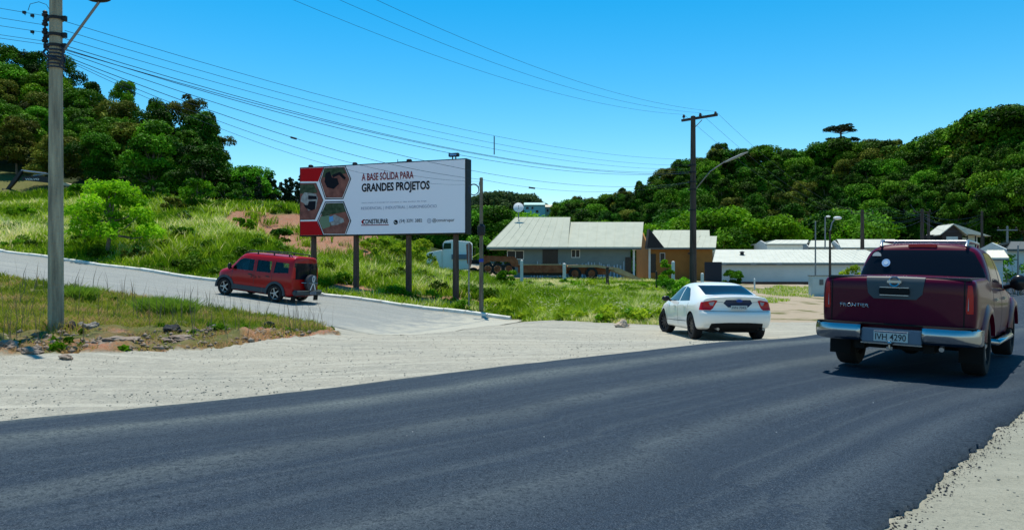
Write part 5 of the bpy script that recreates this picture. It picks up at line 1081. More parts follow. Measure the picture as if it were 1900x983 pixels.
M_chrome = mat('chrome', (.33, .36, .39), .2, metal=1.0, bump=(2, .05)); M_red_l = mat('red_lens', (.45, .001, .006), .2, spec=.3); M_clear = mat('clear_lens', (.30, .30, .34), .2); M_bplas = mat('bumper_plastic', (.03, .032, .036), .55); M_under = mat('underbody', (.01, .01, .01), .9)
M_plate = mat('number_plate', (.50, .52, .50), .4); M_gl = mat('tinted_glass', (.006, .008, .014), .08, spec=.16); M_mirror = mat('mirror_black', (.012, .012, .014), .25)
def wheel(parent, x, y, r, w, side, rimm, spokes=6, rimr=.66, steer=0, name='wheel'):
    """side=+1: outer face towards +y"""
    M = Matrix.Translation((x, y, r)) @ Matrix.Rotation(steer, 4, 'Z') @ Matrix.Rotation(R(-90)*side, 4, 'X')
    mb = MB(); rr = r*rimr; mb.lathe([(rr, -w/2), (r*.93, -w/2), (r*.985, -w*.42), (r, -w*.3), (r, w*.3), (r*.985, w*.42), (r*.93, w/2), (rr, w/2), (rr*.96, w*.3), (rr*.96, -w*.3)], 40, M, close=True)
    t_ = mb.build(name, M_tyre, parent, smooth=35)
    mb = MB(); mb.lathe([(rr*1.0, w*.42), (rr*1.0, w*.3), (rr*.9, w*.28), (rr*.88, -w*.3), (rr*.99, -w*.3), (rr*.99, w*.25), (rr*1.01, w*.42)], 40, M, close=True); mb.lathe([(0, -w*.1), (rr*.9, -w*.1), (rr*.9, -w*.05), (0, -w*.05)], 30, M, mi=1)
    mb.lathe([(0, w*.12), (rr*.2, w*.12), (rr*.2, w*.36), (rr*.12, w*.42), (0, w*.42)], 16, M)
    for k in range(spokes):
        a = 2*math.pi*k/spokes; S_ = M @ Matrix.Rotation(a, 4, 'Z'); mb.add([S_ @ Vector(v) for v in [(rr*.1, -rr*.15, w*.2), (rr*.1, rr*.15, w*.2), (rr*.93, rr*.10, w*.26), (rr*.93, -rr*.10, w*.26), (rr*.1, -rr*.12, w*.38), (rr*.1, rr*.12, w*.38), (rr*.93, rr*.075, w*.4), (rr*.93, -rr*.075, w*.4)]], [(3, 2, 1, 0), (4, 5, 6, 7), (0, 1, 5, 4), (1, 2, 6, 5), (2, 3, 7, 6), (3, 0, 4, 7)])
    mb.build('rim', [rimm, M_under], t_, smooth=35); return t_
def place(e, x, y, heading, wb0, wb1):
    """sit the car on the terrain: pitch from the ground under its axles"""
    d = Vector((math.sin(R(heading)), math.cos(R(heading)))); l = Vector((-d.y, d.x)); lift = e.get('lift', 0)
    pa = [(x+d.x*w_+l.x*s, y+d.y*w_+l.y*s) for w_ in (wb0, wb1) for s in (.7, -.7)]; z = [Z(*p) for p in pa]
    zr = (z[0]+z[1])/2; zf = (z[2]+z[3])/2; pit = math.atan2(zf-zr, wb1-wb0); rol = math.atan2((z[0]+z[2]-z[1]-z[3])/2, 1.4)
    f3 = Vector((d.x*math.cos(pit), d.y*math.cos(pit), math.sin(pit))); l3 = Vector((l.x, l.y, math.tan(rol))).normalized(); u3 = f3.cross(l3).normalized(); l3 = u3.cross(f3).normalized()
    Mx = Matrix((f3, l3, u3)).transposed().to_4x4(); z0 = zr-math.tan(pit)*wb0
    e.matrix_world = Matrix.Translation((x, y, z0+lift)) @ Mx
    if 'lift' in e: del e['lift']
def paint(name, col, rough=.35, metal=.3, coat=1.0, spec=.2): return mat(name, col, rough, metal, coat, spec)

# ---------------- white sedan
def sedan():
    e = empty('sedan', (0, 0, 0), 0, 'white four-door sedan with dark windows turning on the gravel behind the asphalt edge', 'car')
    W = paint('pearl_white', (.80, .79, .74), .3, .0, .8)
    st = [(.04, .22, [(.74, .36, .12), (.80, .42, .04), (.83, .56, .0), (.83, .705, .0), (.80, .735, .085), (.78, .985, .075), (.74, 1.06, .0), (.60, 1.085, .0)]),
          (.22, .12, [(.80, .30, .0), (.86, .36, .0), (.90, .52, 0), (.905, .70, 0), (.89, .80, .0), (.84, .98, 0), (.77, 1.06, 0), (.62, 1.085, 0)]),
          (.60, .04, [(.84, .26, 0), (.90, .32, 0), (.925, .5, 0), (.93, .70, 0), (.91, .86, 0), (.86, .98, 0), (.76, 1.08, 0), (.60, 1.11, 0)]),
          (.82, .0, [(.84, .24, 0), (.90, .30, 0), (.925, .5, 0), (.93, .70, 0), (.91, .87, 0), (.86, .99, 0), (.74, 1.12, 0), (.58, 1.15, 0)]),
          (1.62, 0, [(.84, .22, 0), (.90, .28, 0), (.925, .5, 0), (.93, .70, 0), (.92, .86, 0), (.87, .97, 0), (.68, 1.36, 0), (.52, 1.43, 0)]),
          (2.25, 0, [(.84, .22, 0), (.90, .28, 0), (.925, .5, 0), (.93, .68, 0), (.92, .84, 0), (.87, .95, 0), (.67, 1.38, 0), (.52, 1.45, 0)]),
          (2.85, 0, [(.84, .22, 0), (.90, .28, 0), (.925, .5, 0), (.93, .68, 0), (.92, .82, 0), (.87, .93, 0), (.66, 1.34, 0), (.50, 1.415, 0)]),
          (3.62, -.02, [(.84, .22, 0), (.90, .28, 0), (.925, .5, 0), (.93, .66, 0), (.91, .80, 0), (.86, .92, 0), (.78, .97, 0), (.60, 1.02, 0)]),
          (4.3, -.15, [(.80, .22, 0), (.86, .28, 0), (.90, .46, 0), (.91, .62, 0), (.88, .75, 0), (.82, .84, 0), (.72, .88, 0), (.55, .91, 0)]),
          (4.78, -.38, [(.66, .24, 0), (.74, .28, 0), (.80, .42, 0), (.82, .54, 0), (.78, .66, 0), (.72, .73, 0), (.62, .77, 0), (.5, .79, 0)])]
    raw = cage(st); body = raw.copy(); body.materials.append(W)
    for ax in (1.08, 3.82):
        for s in (1, -1): body = boolean(body, arch_cut(ax, .375, min(s*.62, s*1.2), max(s*.62, s*1.2), M_under))
    # hollow bottom valance notch
    smooth_angle(body, 40); link('body', body, None, e)
    side = [(1.22, .985), (1.50, 1.16), (1.80, 1.315), (2.2, 1.365), (2.75, 1.335), (3.15, 1.16), (3.50, .955), (2.2, .955)]
    for s in (1, -1):
        y0, y1 = (.45, 1.1) if s > 0 else (-1.1, -.45)
        panel(raw, [(1.32, .975), (1.52, 1.13), (1.80, 1.29), (2.22, 1.345), (2.22, .955)], y0, y1, 'y', .003, 'window', M_gl, e)
        panel(raw, [(2.30, .955), (2.30, 1.345), (2.74, 1.315), (3.12, 1.14), (3.42, .945)], y0, y1, 'y', .003, 'window', M_gl, e)
        for xx in (1.35, 2.26, 3.38): panel(raw, [(xx, .35), (xx+.014, .35), (xx+.014, .93), (xx, .93)], y0, y1, 'y', .0015, 'door_seam', M_bplas, e)
        panel(raw, [(1.5, .435), (3.45, .41), (3.45, .425), (1.5, .45)], y0, y1, 'y', .002, 'sill_line', M_bplas, e)
        for xx in (1.5, 2.42): o = MB().box(xx, xx+.2, s*.925-.02, s*.925+.02, .80, .835).mesh('door_handle'); bevel(o, .01, 2); link('door_handle', o, W, e)
        # mirror
        mb = MB(); mb.sphere((3.22, s*1.0, 1.0), .11, 14, 8, (.7, 1.05, .72)); mb.rod((3.25, s*.84, .95), (3.22, s*.95, .97), .03); mb.build('mirror', M_mirror, e, smooth=50)
        # tail lights
        pl = [(.50, .985), (.56, 1.0), (.78, .965), (.95, .93), (.95, .76), (.66, .755), (.60, .80)]; pl = [(a*s, b) for a, b in pl]; panel(raw, pl, -.3, .42, 'x', .006, 'tail_light', M_red_l, e)
        pl2 = [(.56, .965), (.70, .945), (.66, .87), (.60, .865)]; pl2 = [(a*s, b) for a, b in pl2]; panel(raw, pl2, -.3, .40, 'x', .009, 'reverse_light', M_clear, e)
        wheel(e, 1.08, s*.80, .335, .225, s, M_dalloy, 10); wheel(e, 3.82, s*.80, .335, .225, s, M_dalloy, 10, steer=R(14))
        mb = MB(); mb.rod((-.02, s*.56, .31), (.2, s*.56, .31), .035, n=12); mb.build('exhaust', M_chrome, e)
    panel(raw, [(-.62, 1.135), (-.585, 1.37), (.585, 1.37), (.62, 1.135), (.2, 1.125), (-.2, 1.125)], .62, 1.75, 'x', .003, 'rear_window', M_gl, e)
    panel(raw, [(-.7, .96), (-.56, 1.35), (.56, 1.35), (.7, .96)], 2.8, 3.8, 'x', .003, 'windscreen', M_gl, e)
    # boot: black number-plate recess, plate, seams, chrome strip
    panel(raw, [(-.36, .93), (-.30, 1.01), (.30, 1.01), (.36, .93), (.25, .83), (-.25, .83)], -.2, .4, 'x', .004, 'plate_recess', mat('blue_black_trim', (.02, .035, .075), .25), e)
    pt = MB().box(-.012, .0, -.20, .20, .775, .875).build('number_plate', M_plate, e, loc=(.105, 0, .0)); 
    link('lettering', text_mesh('IVN 7042', .34, .06, 0), M_bplas, pt, (-.016, .17, .795)).rotation_euler = (0, 0, R(-90))
    mb = MB(); mb.sphere((.075, 0, .985), .055, 16, 8, (.2, 1.5, .7)); mb.build('badge', mat('blue_badge', (.02, .06, .25), .2), e, smooth=60)
    for z0 in (.725,): panel(raw, [(-.82, z0), (.82, z0), (.82, z0+.012), (-.82, z0+.012)], -.2, .3, 'x', .002, 'bumper_seam', M_bplas, e)
    panel(raw, [(-.6, .95), (-.36, .95), (-.36, .958), (-.6, .958)], -.2, .4, 'x', .002, 'boot_seam', M_bplas, e); panel(raw, [(.6, .95), (.36, .95), (.36, .958), (.6, .958)], -.2, .4, 'x', .002, 'boot_seam', M_bplas, e)
    panel(raw, [(-.70, .2), (-.64, .43), (-.25, .455), (.25, .455), (.64, .43), (.70, .2)], -.3, .5, 'x', .005, 'rear_valance', M_under, e)
    MB().box(.5, 4.3, -.6, .6, .2, .3).build('underbody', M_under, e)
    place(e, 5.53, 18.25, -3, 1.08, 3.82); return e
sedan()

# ---------------- red van with spare wheel on the back
def van():
    e = empty('van', (0, 0, 0), 0, 'red high-roofed van with roof rails and a covered spare wheel driving up the side road', 'car')
    RED = paint('red_paint', (.34, .0005, .003), .35, .0, .35); cl = M_bplas
    st = [(.02, .10, [(.74, .30, .06), (.82, .38, .0), (.85, .60, .0), (.85, .90, .02), (.83, 1.12, .04), (.79, 1.40, .05), (.755, 1.73, .08), (.64, 1.83, .10)]),
          (.20, .04, [(.80, .27, 0), (.85, .34, 0), (.875, .60, 0), (.875, .90, 0), (.86, 1.12, 0), (.825, 1.40, 0), (.77, 1.75, 0), (.65, 1.85, 0)]),
          (1.4, 0, [(.80, .26, 0), (.85, .32, 0), (.875, .58, 0), (.875, .88, 0), (.86, 1.10, 0), (.82, 1.40, 0), (.755, 1.745, 0), (.63, 1.845, 0)]),
          (2.62, 0, [(.80, .26, 0), (.85, .32, 0), (.875, .58, 0), (.875, .86, 0), (.86, 1.07, 0), (.82, 1.40, 0), (.735, 1.73, 0), (.60, 1.82, 0)]),
          (2.93, 0, [(.80, .26, 0), (.85, .32, 0), (.875, .58, 0), (.875, .85, 0), (.86, 1.05, 0), (.82, 1.35, 0), (.70, 1.64, 0), (.56, 1.72, 0)]),
          (3.38, -.04, [(.80, .26, 0), (.85, .32, 0), (.87, .56, 0), (.87, .80, 0), (.85, 1.0, 0), (.80, 1.06, 0), (.72, 1.12, 0), (.56, 1.16, 0)]),
          (3.85, -.14, [(.78, .27, 0), (.83, .33, 0), (.85, .54, 0), (.85, .74, 0), (.82, .93, 0), (.77, 1.02, 0), (.67, 1.08, 0), (.5, 1.10, 0)]),
          (4.22, -.3, [(.66, .28, 0), (.74, .34, 0), (.77, .50, 0), (.77, .66, 0), (.75, .84, 0), (.70, .93, 0), (.60, .98, 0), (.46, 1.0, 0)])]
    raw = cage(st); body = raw.copy(); body.materials.append(RED)
    cab = prism_me([(.30, .95), (.34, 1.64), (2.84, 1.62), (3.22, 1.10), (3.22, .7), (.30, .7)], -.72, .72, 'y', M_under); body = boolean(body, cab)
    wf = [(2.08, 1.12), (2.10, 1.57), (2.64, 1.59), (2.86, 1.50), (3.12, 1.20), (3.12, 1.10)]; wm = [(1.22, 1.13), (1.24, 1.585), (1.94, 1.585), (1.92, 1.12)]; wr = [(.36, 1.20), (.40, 1.58), (1.04, 1.59), (1.08, 1.14)]
    for s in (1, -1):
        y0, y1 = (.5, 1.1) if s > 0 else (-1.1, -.5)
        for w_ in (wf, wm, wr): body = boolean(body, prism_me(w_, y0, y1, 'y', M_under))
        for ax in (.92, 3.46): body = boolean(body, arch_cut(ax, .40, min(s*.60, s*1.2), max(s*.60, s*1.2), M_under))
    smooth_angle(body, 40); link('body', body, None, e)
    TG = bpy.data.materials.new('side_glass'); TG.use_nodes = True; t = TG.node_tree; o_ = t.nodes['Material Output']; tr = t.nodes.new('ShaderNodeBsdfTransparent'); tr.inputs[0].default_value = (.96, .98, .96, 1); gl = t.nodes.new('ShaderNodeBsdfGlossy'); gl.inputs['Roughness'].default_value = .05; mx = t.nodes.new('ShaderNodeMixShader'); mx.inputs[0].default_value = .03; t.links.new(tr.outputs[0], mx.inputs[1]); t.links.new(gl.outputs[0], mx.inputs[2]); t.links.new(mx.outputs[0], o_.inputs[0])
    TD = TG.copy(); TD.name = 'tinted_side_glass'; TD.node_tree.nodes['Transparent BSDF'].inputs[0].default_value = (.72, .76, .74, 1)
    def pane(poly, s, m):
        ys = []
        n = len(poly); out = [(a, s*(.862-(b-1.1)*.20), b) for a, b in poly]; inn = [(a, y-s*.006, b) for a, y, b in out]
        mb = MB(); mb.add(out+inn, [tuple(range(n)), tuple(range(2*n-1, n-1, -1))]+[(i, (i+1) % n, n+(i+1) % n, n+i) for i in range(n)]); return mb.build('window', m, e)
    for s in (1, -1):
        pane(wf, s, TG); pane(wm, s, TD); pane(wr, s, TD)
        y0, y1 = (.5, 1.2) if s > 0 else (-1.2, -.5)
        def arc(cx, r, a0, a1, n=14): return [(cx+r*math.cos(R(a0+(a1-a0)*k/n)), .33+r*math.sin(R(a0+(a1-a0)*k/n))) for k in range(n+1)]
        # grey wheel-arch flares and sill cladding
        for ax in (.92, 3.46):
            mb = MB(); o1 = arc(ax, .49, -5, 185); i1 = arc(ax, .395, -5, 185); n = len(o1); vo = [(x_, s*(.895 if ax < 2 else .885-.0), z_) for x_, z_ in o1]; vi = [(x_, s*.91 if ax < 2 else s*.90, z_) for x_, z_ in i1]; vb = [(x_, s*.70, z_) for x_, z_ in i1]; vc = [(x_, s*.70, z_) for x_, z_ in o1]
            mb.add(vo+vi+vb+vc, [(a_, a_+1, n+a_+1, n+a_) for a_ in range(n-1)]+[(n+a_, n+a_+1, 2*n+a_+1, 2*n+a_) for a_ in range(n-1)]+[(3*n+a_, 3*n+a_+1, a_+1, a_) for a_ in range(n-1)]+[(0, n, 2*n, 3*n), (n-1, 4*n-1, 3*n-1, 2*n-1)]); mb.build('wheel_arch', mat('grey_cladding', (.045, .055, .065), .5), e, smooth=40)
        me = MB().box(1.36, 3.02, s*.84-.05, s*.84+.055, .30, .52).mesh('c'); bevel(me, .03, 3); link('sill_cladding', me, bpy.data.materials['grey_cladding'], e)
        for xx in (1.13, 2.0, 3.12): panel(raw, [(xx, .55), (xx+.015, .55), (xx+.015, 1.6), (xx, 1.6)] if xx < 2.5 else [(xx, .55), (xx+.015, .55), (xx+.015, 1.1), (xx, 1.1)], y0, y1, 'y', .002, 'door_seam', M_bplas, e)
        for xx in (1.25, 2.12): me = MB().box(xx, xx+.17, s*.885-.02, s*.885+.02, .95, .99).mesh('h'); bevel(me, .012, 2); link('door_handle', me, M_bplas, e)
        # mirror
        mb = MB(); mb.sphere((3.16, s*1.0, 1.20), .12, 12, 8, (.6, .8, 1.1)); mb.rod((3.2, s*.84, 1.12), (3.16, s*.95, 1.15), .03); mb.build('mirror', M_mirror, e, smooth=50)
        # roof rail
        mb = MB(); zr = 1.93; mb.tube([(.35, s*.62, 1.80), (.5, s*.62, zr), (1.5, s*.62, zr+.015), (2.5, s*.60, zr-.01), (2.75, s*.58, 1.78)], .022, 6)
        for xx in (.55, 1.3, 2.1): mb.rod((xx, s*.62, 1.78), (xx, s*.62, zr), .03)
        mb.build('roof_rail', M_bplas, e)
        # tail light tall
        panel(raw, [(s*.70, 1.0), (s*.70, 1.45), (s*.95, 1.45), (s*.95, 1.0)], -.2, .22, 'x', .008, 'tail_light', M_red_l, e)
        wheel(e, .92, s*.79, .34, .21, s, M_alloy, 5, rimr=.68); wheel(e, 3.46, s*.79, .34, .21, s, M_alloy, 5, rimr=.68)
    # decal scribble on the front door, left side
    mb = MB(); 
    for pts in ([(2.25, .94), (2.33, .985), (2.30, .90), (2.36, .83)], [(2.12, .93), (2.10, .86), (2.16, .84), (2.20, .92), (2.14, .95)], [(1.98, .95), (1.95, .87), (1.88, .90), (1.90, .94)], [(2.38, .90), (2.22, .895)]): mb.tube([(x_-.2, .892, z_) for x_, z_ in pts], .008, 4)
    mb.build('door_emblem', M_bplas, e)
    panel(raw, [(-.80, .98), (-.72, 1.62), (.72, 1.62), (.80, .98)], -.2, .2, 'x', .004, 'rear_window', M_gl, e)
    panel(raw, [(-.68, 1.10), (-.58, 1.62), (.58, 1.62), (.68, 1.10)], 2.5, 3.6, 'x', .003, 'windscreen', M_gl, e)
    mb = MB(); mb.lathe([(.30, -.02), (.34, .06), (.335, .16), (.28, .20), (0, .205)], 36, Matrix.Translation((.0, -.04, .86)) @ Matrix.Rotation(R(-90), 4, 'Y')); sp = mb.build('spare_wheel', mat('spare_cover', (.045, .05, .06), .3), e, smooth=40)
    mb = MB(); xs = -.212
    for a, b in (((-.08, .10), (.06, .14)),): pass
    def rib(pts, w_):
        pts = [Vector((0, *p)) for p in pts]; n = len(pts); L_ = []; R_ = []
        for k in range(n): t2 = (pts[min(k+1, n-1)]-pts[max(k-1, 0)]).normalized(); nn = Vector((0, -t2.z, t2.y)); L_.append((xs, pts[k].y-.04+nn.y*w_/2, pts[k].z+.86+nn.z*w_/2)); R_.append((xs, pts[k].y-.04-nn.y*w_/2, pts[k].z+.86-nn.z*w_/2))
        mb.add(L_+R_, [(k, k+1, n+k+1, n+k) for k in range(n-1)])
    rib([(.17, -.28), (.07, -.08), (-.05, .10), (-.075, .20), (-.04, .27), (.04, .27), (.075, .20), (.05, .10), (-.07, -.08), (-.17, -.28)], .055); mb.build('ribbon_emblem', mat('silver_print', (.62, .63, .65), .35), sp)
    mb = MB(); mb.tube([(.04, .40, .86), (-.225, .2, .86), (-.225, -.28, .86), (.02, -.50, .86)], .014, 6); mb.build('spare_bar', M_chrome, e)
    me = MB().box(-.10, .12, -.85, .85, .35, .56).mesh('b'); bevel(me, .05, 3); link('rear_bumper', me, bpy.data.materials['grey_cladding'], e); MB().box(-.113, -.102, -.80, .80, .53, .55).build('bumper_highlight', M_alloy, e)  # pale metal strip stands in for the highlight along the bumper's top edge
    pt = MB().box(-.125, -.103, -.40, -.02, .39, .51).build('number_plate', mat('blue_grey_plate', (.18, .21, .28), .4), e); link('lettering', text_mesh('ISM 5283', .30, .07, 0), M_bplas, pt, (-.128, -.06, .415)).rotation_euler = (0, 0, R(-90))
    for y_ in (.36, -.36):
        mb = MB(); mb.sphere((1.95, y_, 1.08), .30, 12, 8, (.35, .75, 1.1)); mb.sphere((1.92, y_, 1.44), .12, 10, 6, (.5, 1, .9)); mb.build('seat', M_under, e, smooth=60)
    mb = MB(); mb.sphere((.95, .3, 1.08), .30, 12, 8, (.3, 1.5, 1.0)); mb.build('seat', M_under, e, smooth=60)
    mb = MB(); Mw = Matrix.Translation((2.55, .36, 1.10)) @ Matrix.Rotation(R(65), 4, 'Y'); mb.tube([Mw @ Vector((.18*math.cos(a), .18*math.sin(a), 0)) for a in np.linspace(0, 6.283, 20)], .016, 6); mb.build('steering_wheel', M_under, e)
    MB().box(.4, 3.9, -.6, .6, .22, .32).build('underbody', M_under, e)
    mb = MB(); mb.box(.1, .14, .60, .85, .12, .32); mb.box(.1, .14, -.85, -.60, .12, .32); mb.build('mud_flap', M_under, e)
    return e
vn = van(); 
vn['lift'] = .035; place(vn, -8.28, 30.4, -68.3, .92, 3.46)

# ---------------- burgundy pickup
def pickup():
    e = empty('pickup_truck', (0, 0, 0), 0, 'burgundy double-cab pickup truck with chrome rear bumper driving away at the right', 'pickup truck')
    BUR = paint('burgundy_paint', (.072, .0, .016), .35, .0, .22, .08)
    st = [(.10, .05, [(.80, .52, .03), (.88, .56, .0), (.905, .72, .0), (.91, .92, .0), (.905, 1.12, .0), (.895, 1.24, .005), (.87, 1.26, .02), (.84, 1.27, .03)]),
          (.22, .02, [(.82, .50, 0), (.89, .54, 0), (.92, .72, 0), (.925, .92, 0), (.92, 1.12, 0), (.905, 1.23, 0), (.88, 1.275, 0), (.85, 1.285, 0)]),
          (1.55, 0, [(.82, .42, 0), (.89, .46, 0), (.92, .70, 0), (.925, .92, 0), (.915, 1.10, 0), (.90, 1.24, 0), (.88, 1.29, 0), (.84, 1.30, 0)]),
          (1.70, 0, [(.82, .40, 0), (.89, .44, 0), (.92, .66, 0), (.925, .90, 0), (.915, 1.05, 0), (.89, 1.17, 0), (.86, 1.20, 0), (.80, 1.21, 0)]),
          (3.7, 0, [(.82, .38, 0), (.89, .42, 0), (.92, .64, 0), (.925, .86, 0), (.91, 1.0, 0), (.88, 1.10, 0), (.82, 1.15, 0), (.70, 1.17, 0)]),
          (4.7, -.06, [(.80, .38, 0), (.87, .42, 0), (.91, .62, 0), (.915, .82, 0), (.89, .95, 0), (.84, 1.03, 0), (.76, 1.08, 0), (.6, 1.10, 0)]),
          (5.18, -.25, [(.72, .38, 0), (.80, .42, 0), (.84, .58, 0), (.85, .74, 0), (.82, .86, 0), (.78, .93, 0), (.70, .97, 0), (.55, .98, 0)])]
    raw = cage(st, step=.5); body = raw.copy(); body.materials.append(BUR)
    for s in (1, -1):
        for ax in (1.18, 4.36): body = boolean(body, arch_cut(ax, .455, min(s*.60, s*1.2), max(s*.60, s*1.2), M_under, .385))
    smooth_angle(body, 40); link('body', body, None, e)
    # cab
    cs = [(1.62, .03, [(.86, 1.08, 0), (.865, 1.18, .01), (.85, 1.30, .05), (.79, 1.50, .13), (.71, 1.67, .20), (.55, 1.745, .27)]),
          (1.98, 0, [(.88, 1.08, 0), (.885, 1.18, 0), (.865, 1.30, 0), (.80, 1.52, 0), (.72, 1.71, 0), (.56, 1.775, 0)]),
          (3.05, 0, [(.88, 1.05, 0), (.885, 1.15, 0), (.865, 1.28, 0), (.80, 1.51, 0), (.71, 1.69, 0), (.55, 1.76, 0)]),
          (3.35, 0, [(.87, 1.03, 0), (.875, 1.12, 0), (.85, 1.25, 0), (.79, 1.45, 0), (.69, 1.61, 0), (.53, 1.67, 0)]),
          (4.10, -.08, [(.84, .98, 0), (.84, 1.04, 0), (.80, 1.07, 0), (.76, 1.09, 0), (.70, 1.11, 0), (.53, 1.12, 0)])]
    cab = cage(cs, step=.45); c2 = cab.copy(); c2.materials.append(BUR); smooth_angle(c2, 40); cb = link('cab', c2, None, e)
    panel(cab, [(-.82, 1.315), (-.785, 1.42), (-.665, 1.65), (-.60, 1.685), (.60, 1.685), (.665, 1.65), (.785, 1.42), (.82, 1.315), (.79, 1.285), (-.79, 1.285)], 1.2, 2.1, 'x', .004, 'rear_window', M_gl, e)
    panel(cab, [(-.8, 1.1), (-.68, 1.6), (.68, 1.6), (.8, 1.1)], 3.2, 4.3, 'x', .003, 'windscreen', M_gl, e)
    for s in (1, -1):
        y0, y1 = (.45, 1.1) if s > 0 else (-1.1, -.45)
        panel(cab, [(1.92, 1.25), (2.02, 1.58), (2.16, 1.66), (2.72, 1.66), (2.72, 1.22)], y0, y1, 'y', .003, 'window', M_gl, e); panel(cab, [(2.82, 1.22), (2.82, 1.66), (3.08, 1.64), (3.40, 1.50), (3.82, 1.16)], y0, y1, 'y', .003, 'window', M_gl, e)
        for xx in (1.80, 2.77, 3.86): panel(raw, [(xx, .5), (xx+.014, .5), (xx+.014, 1.14), (xx, 1.14)], y0, y1, 'y', .0015, 'door_seam', M_bplas, e)
        for xx in (1.95, 2.92): me = MB().box(xx, xx+.2, s*.925-.03, s*.925+.03, .97, 1.01).mesh('h'); bevel(me, .014, 2); link('door_handle', me, M_chrome, e)
        # swollen wheel arches
        for ax in (1.18, 4.36):
            mb = MB(); n = 22; ri = [(ax+.45*math.cos(R(16+152*k/n)), .38+.45*math.sin(R(16+152*k/n))) for k in range(n+1)]; ro_ = [(ax+.60*math.cos(R(16+152*k/n)), .38+.59*math.sin(R(16+152*k/n))) for k in range(n+1)]; rm = [(ax+.52*math.cos(R(16+152*k/n)), .38+.52*math.sin(R(16+152*k/n))) for k in range(n+1)]; q_ = n+1
            vs_ = [(a_, s*.915, b_) for a_, b_ in ro_]+[(a_, s*.965, b_) for a_, b_ in rm]+[(a_, s*.965, b_) for a_, b_ in ri]+[(a_, s*.80, b_) for a_, b_ in ri]+[(a_, s*.80, b_) for a_, b_ in ro_]
            fs = [(r_*q_+k, r_*q_+k+1, ((r_+1) % 5)*q_+k+1, ((r_+1) % 5)*q_+k) for r_ in range(5) for k in range(n)]+[tuple(r_*q_ for r_ in range(5)), tuple(r_*q_+n for r_ in (4, 3, 2, 1, 0))]; mb.add(vs_, fs); mb.build('wheel_arch', BUR, e, smooth=50)
        # tail lights: red above, clear in the middle, red foot
        panel(raw, [(s*.80, .90), (s*.815, 1.215), (s*.99, 1.215), (s*.99, .86), (s*.81, .86)], -.1, .16, 'x', .006, 'tail_light', M_red_l, e); panel(raw, [(s*.82, .90), (s*.825, 1.06), (s*.90, 1.06), (s*.90, .90)], -.1, .14, 'x', .009, 'reverse_light', M_clear, e)
        panel(raw, [(s*.775, .66), (s*.788, .66), (s*.788, 1.32), (s*.775, 1.32)], -.1, .2, 'x', .003, 'tailgate_seam', M_under, e)
        # mirror
        mb = MB(); mb.sphere((3.62, s*1.06, 1.22), .15, 14, 8, (.55, .85, .85)); mb.rod((3.66, s*.86, 1.14), (3.62, s*.98, 1.18), .04); mb.build('mirror', M_mirror, e, smooth=50)
        # side step and roof rail
        mb = MB(); mb.tube([(1.75, s*.70, .42), (1.85, s*.96, .40), (3.6, s*.96, .39), (3.7, s*.70, .42)], .045, 10); mb.build('side_step', M_chrome, e, smooth=60)
        mb = MB(); mb.tube([(1.86, s*.56, 1.74), (1.95, s*.57, 1.825), (3.0, s*.57, 1.81), (3.15, s*.55, 1.72)], .02, 8)
        mb.build('roof_rail', M_alloy, e, smooth=60)
        wheel(e, 1.18, s*.79, .385, .27, s, M_alloy, 6, rimr=.62); wheel(e, 4.36, s*.79, .385, .27, s, M_alloy, 6, rimr=.62)
        MB().box(.66, .68, s*.80-.14, s*.80+.14, .20, .56).build('mud_flap', M_under, e)
    MB().tube([(2.1, -.57, 1.82), (2.1, .57, 1.82)], .018, 8).build('roof_bar', M_alloy, e, smooth=60); MB().tube([(2.85, -.57, 1.82), (2.85, .57, 1.82)], .018, 8).build('roof_bar', M_alloy, e, smooth=60)
    me = MB().box(1.86, 1.94, -.19, .19, 1.725, 1.77).mesh('b'); bevel(me, .01, 2); link('brake_light', me, M_red_l, e)
    # tonneau
    me = MB().box(.16, 1.6, -.85, .85, 1.265, 1.30).mesh('t'); bevel(me, .012, 2); link('bed_cover', me, M_bplas, e)
    # tailgate bits
    TR = mat('grey_trim', (.05, .065, .075), .45); rec = panel(raw, [(-.35, 1.31), (-.32, 1.08), (-.25, 1.01), (.25, 1.01), (.32, 1.08), (.35, 1.31)], -.1, .16, 'x', .010, 'handle_plate', TR, e)
    me = MB().box(.065, .092, -.18, .18, 1.07, 1.15).mesh('h'); bevel(me, .01, 2); link('handle', me, M_under, rec); 
    for z_ in (1.155, 1.055): MB().box(.062, .09, -.17, .17, z_, z_+.01).build('handle_line', M_alloy, rec)
    mb = MB(); mb.lathe([(.048, -.01), (.062, -.016), (.070, -.01), (.070, .004), (.048, .004)], 28, Matrix.Translation((.082, 0, 1.235)) @ Matrix.Rotation(R(90), 4, 'Y'), close=True); mb.box(.062, .084, -.085, .085, 1.219, 1.251); mb.build('badge', M_chrome, rec, smooth=40)
    link('lettering', text_mesh('FRONTIER', .36, .05, .006, off=.012), M_chrome, e, (.082, .66, .885)).rotation_euler = (0, 0, R(-90))
    # chrome bumper in three pieces with a recessed middle
    for y0, y1 in ((.36, .93), (-.93, -.36)):
        s = 1 if y0 > 0 else -1; V_ = []; n = 10; rows = ((.475, .05), (.49, -.04), (.53, -.07), (.60, -.075), (.645, -.06), (.66, .0)); mb = MB(); vs_ = []
        for k in range(n+1):
            u = k/n; y_ = s*(.36+.58*u); bx = .10*max(0, (u-.55)/.45)**2*1.6; 
            for z_, x_ in rows: vs_.append((x_+bx+(.18 if False else 0), y_, z_+.0))
        m_ = len(rows); fs = [(k*m_+r_, k*m_+r_+1, (k+1)*m_+r_+1, (k+1)*m_+r_) for k in range(n) for r_ in range(m_-1)]; b_ = len(vs_)
        # wrap round the corner
        for z_, x_ in rows: vs_.append((.34, s*.95, z_))
        fs += [(n*m_+r_, n*m_+r_+1, b_+r_+1, b_+r_) for r_ in range(m_-1)]; mb.add(vs_, fs)
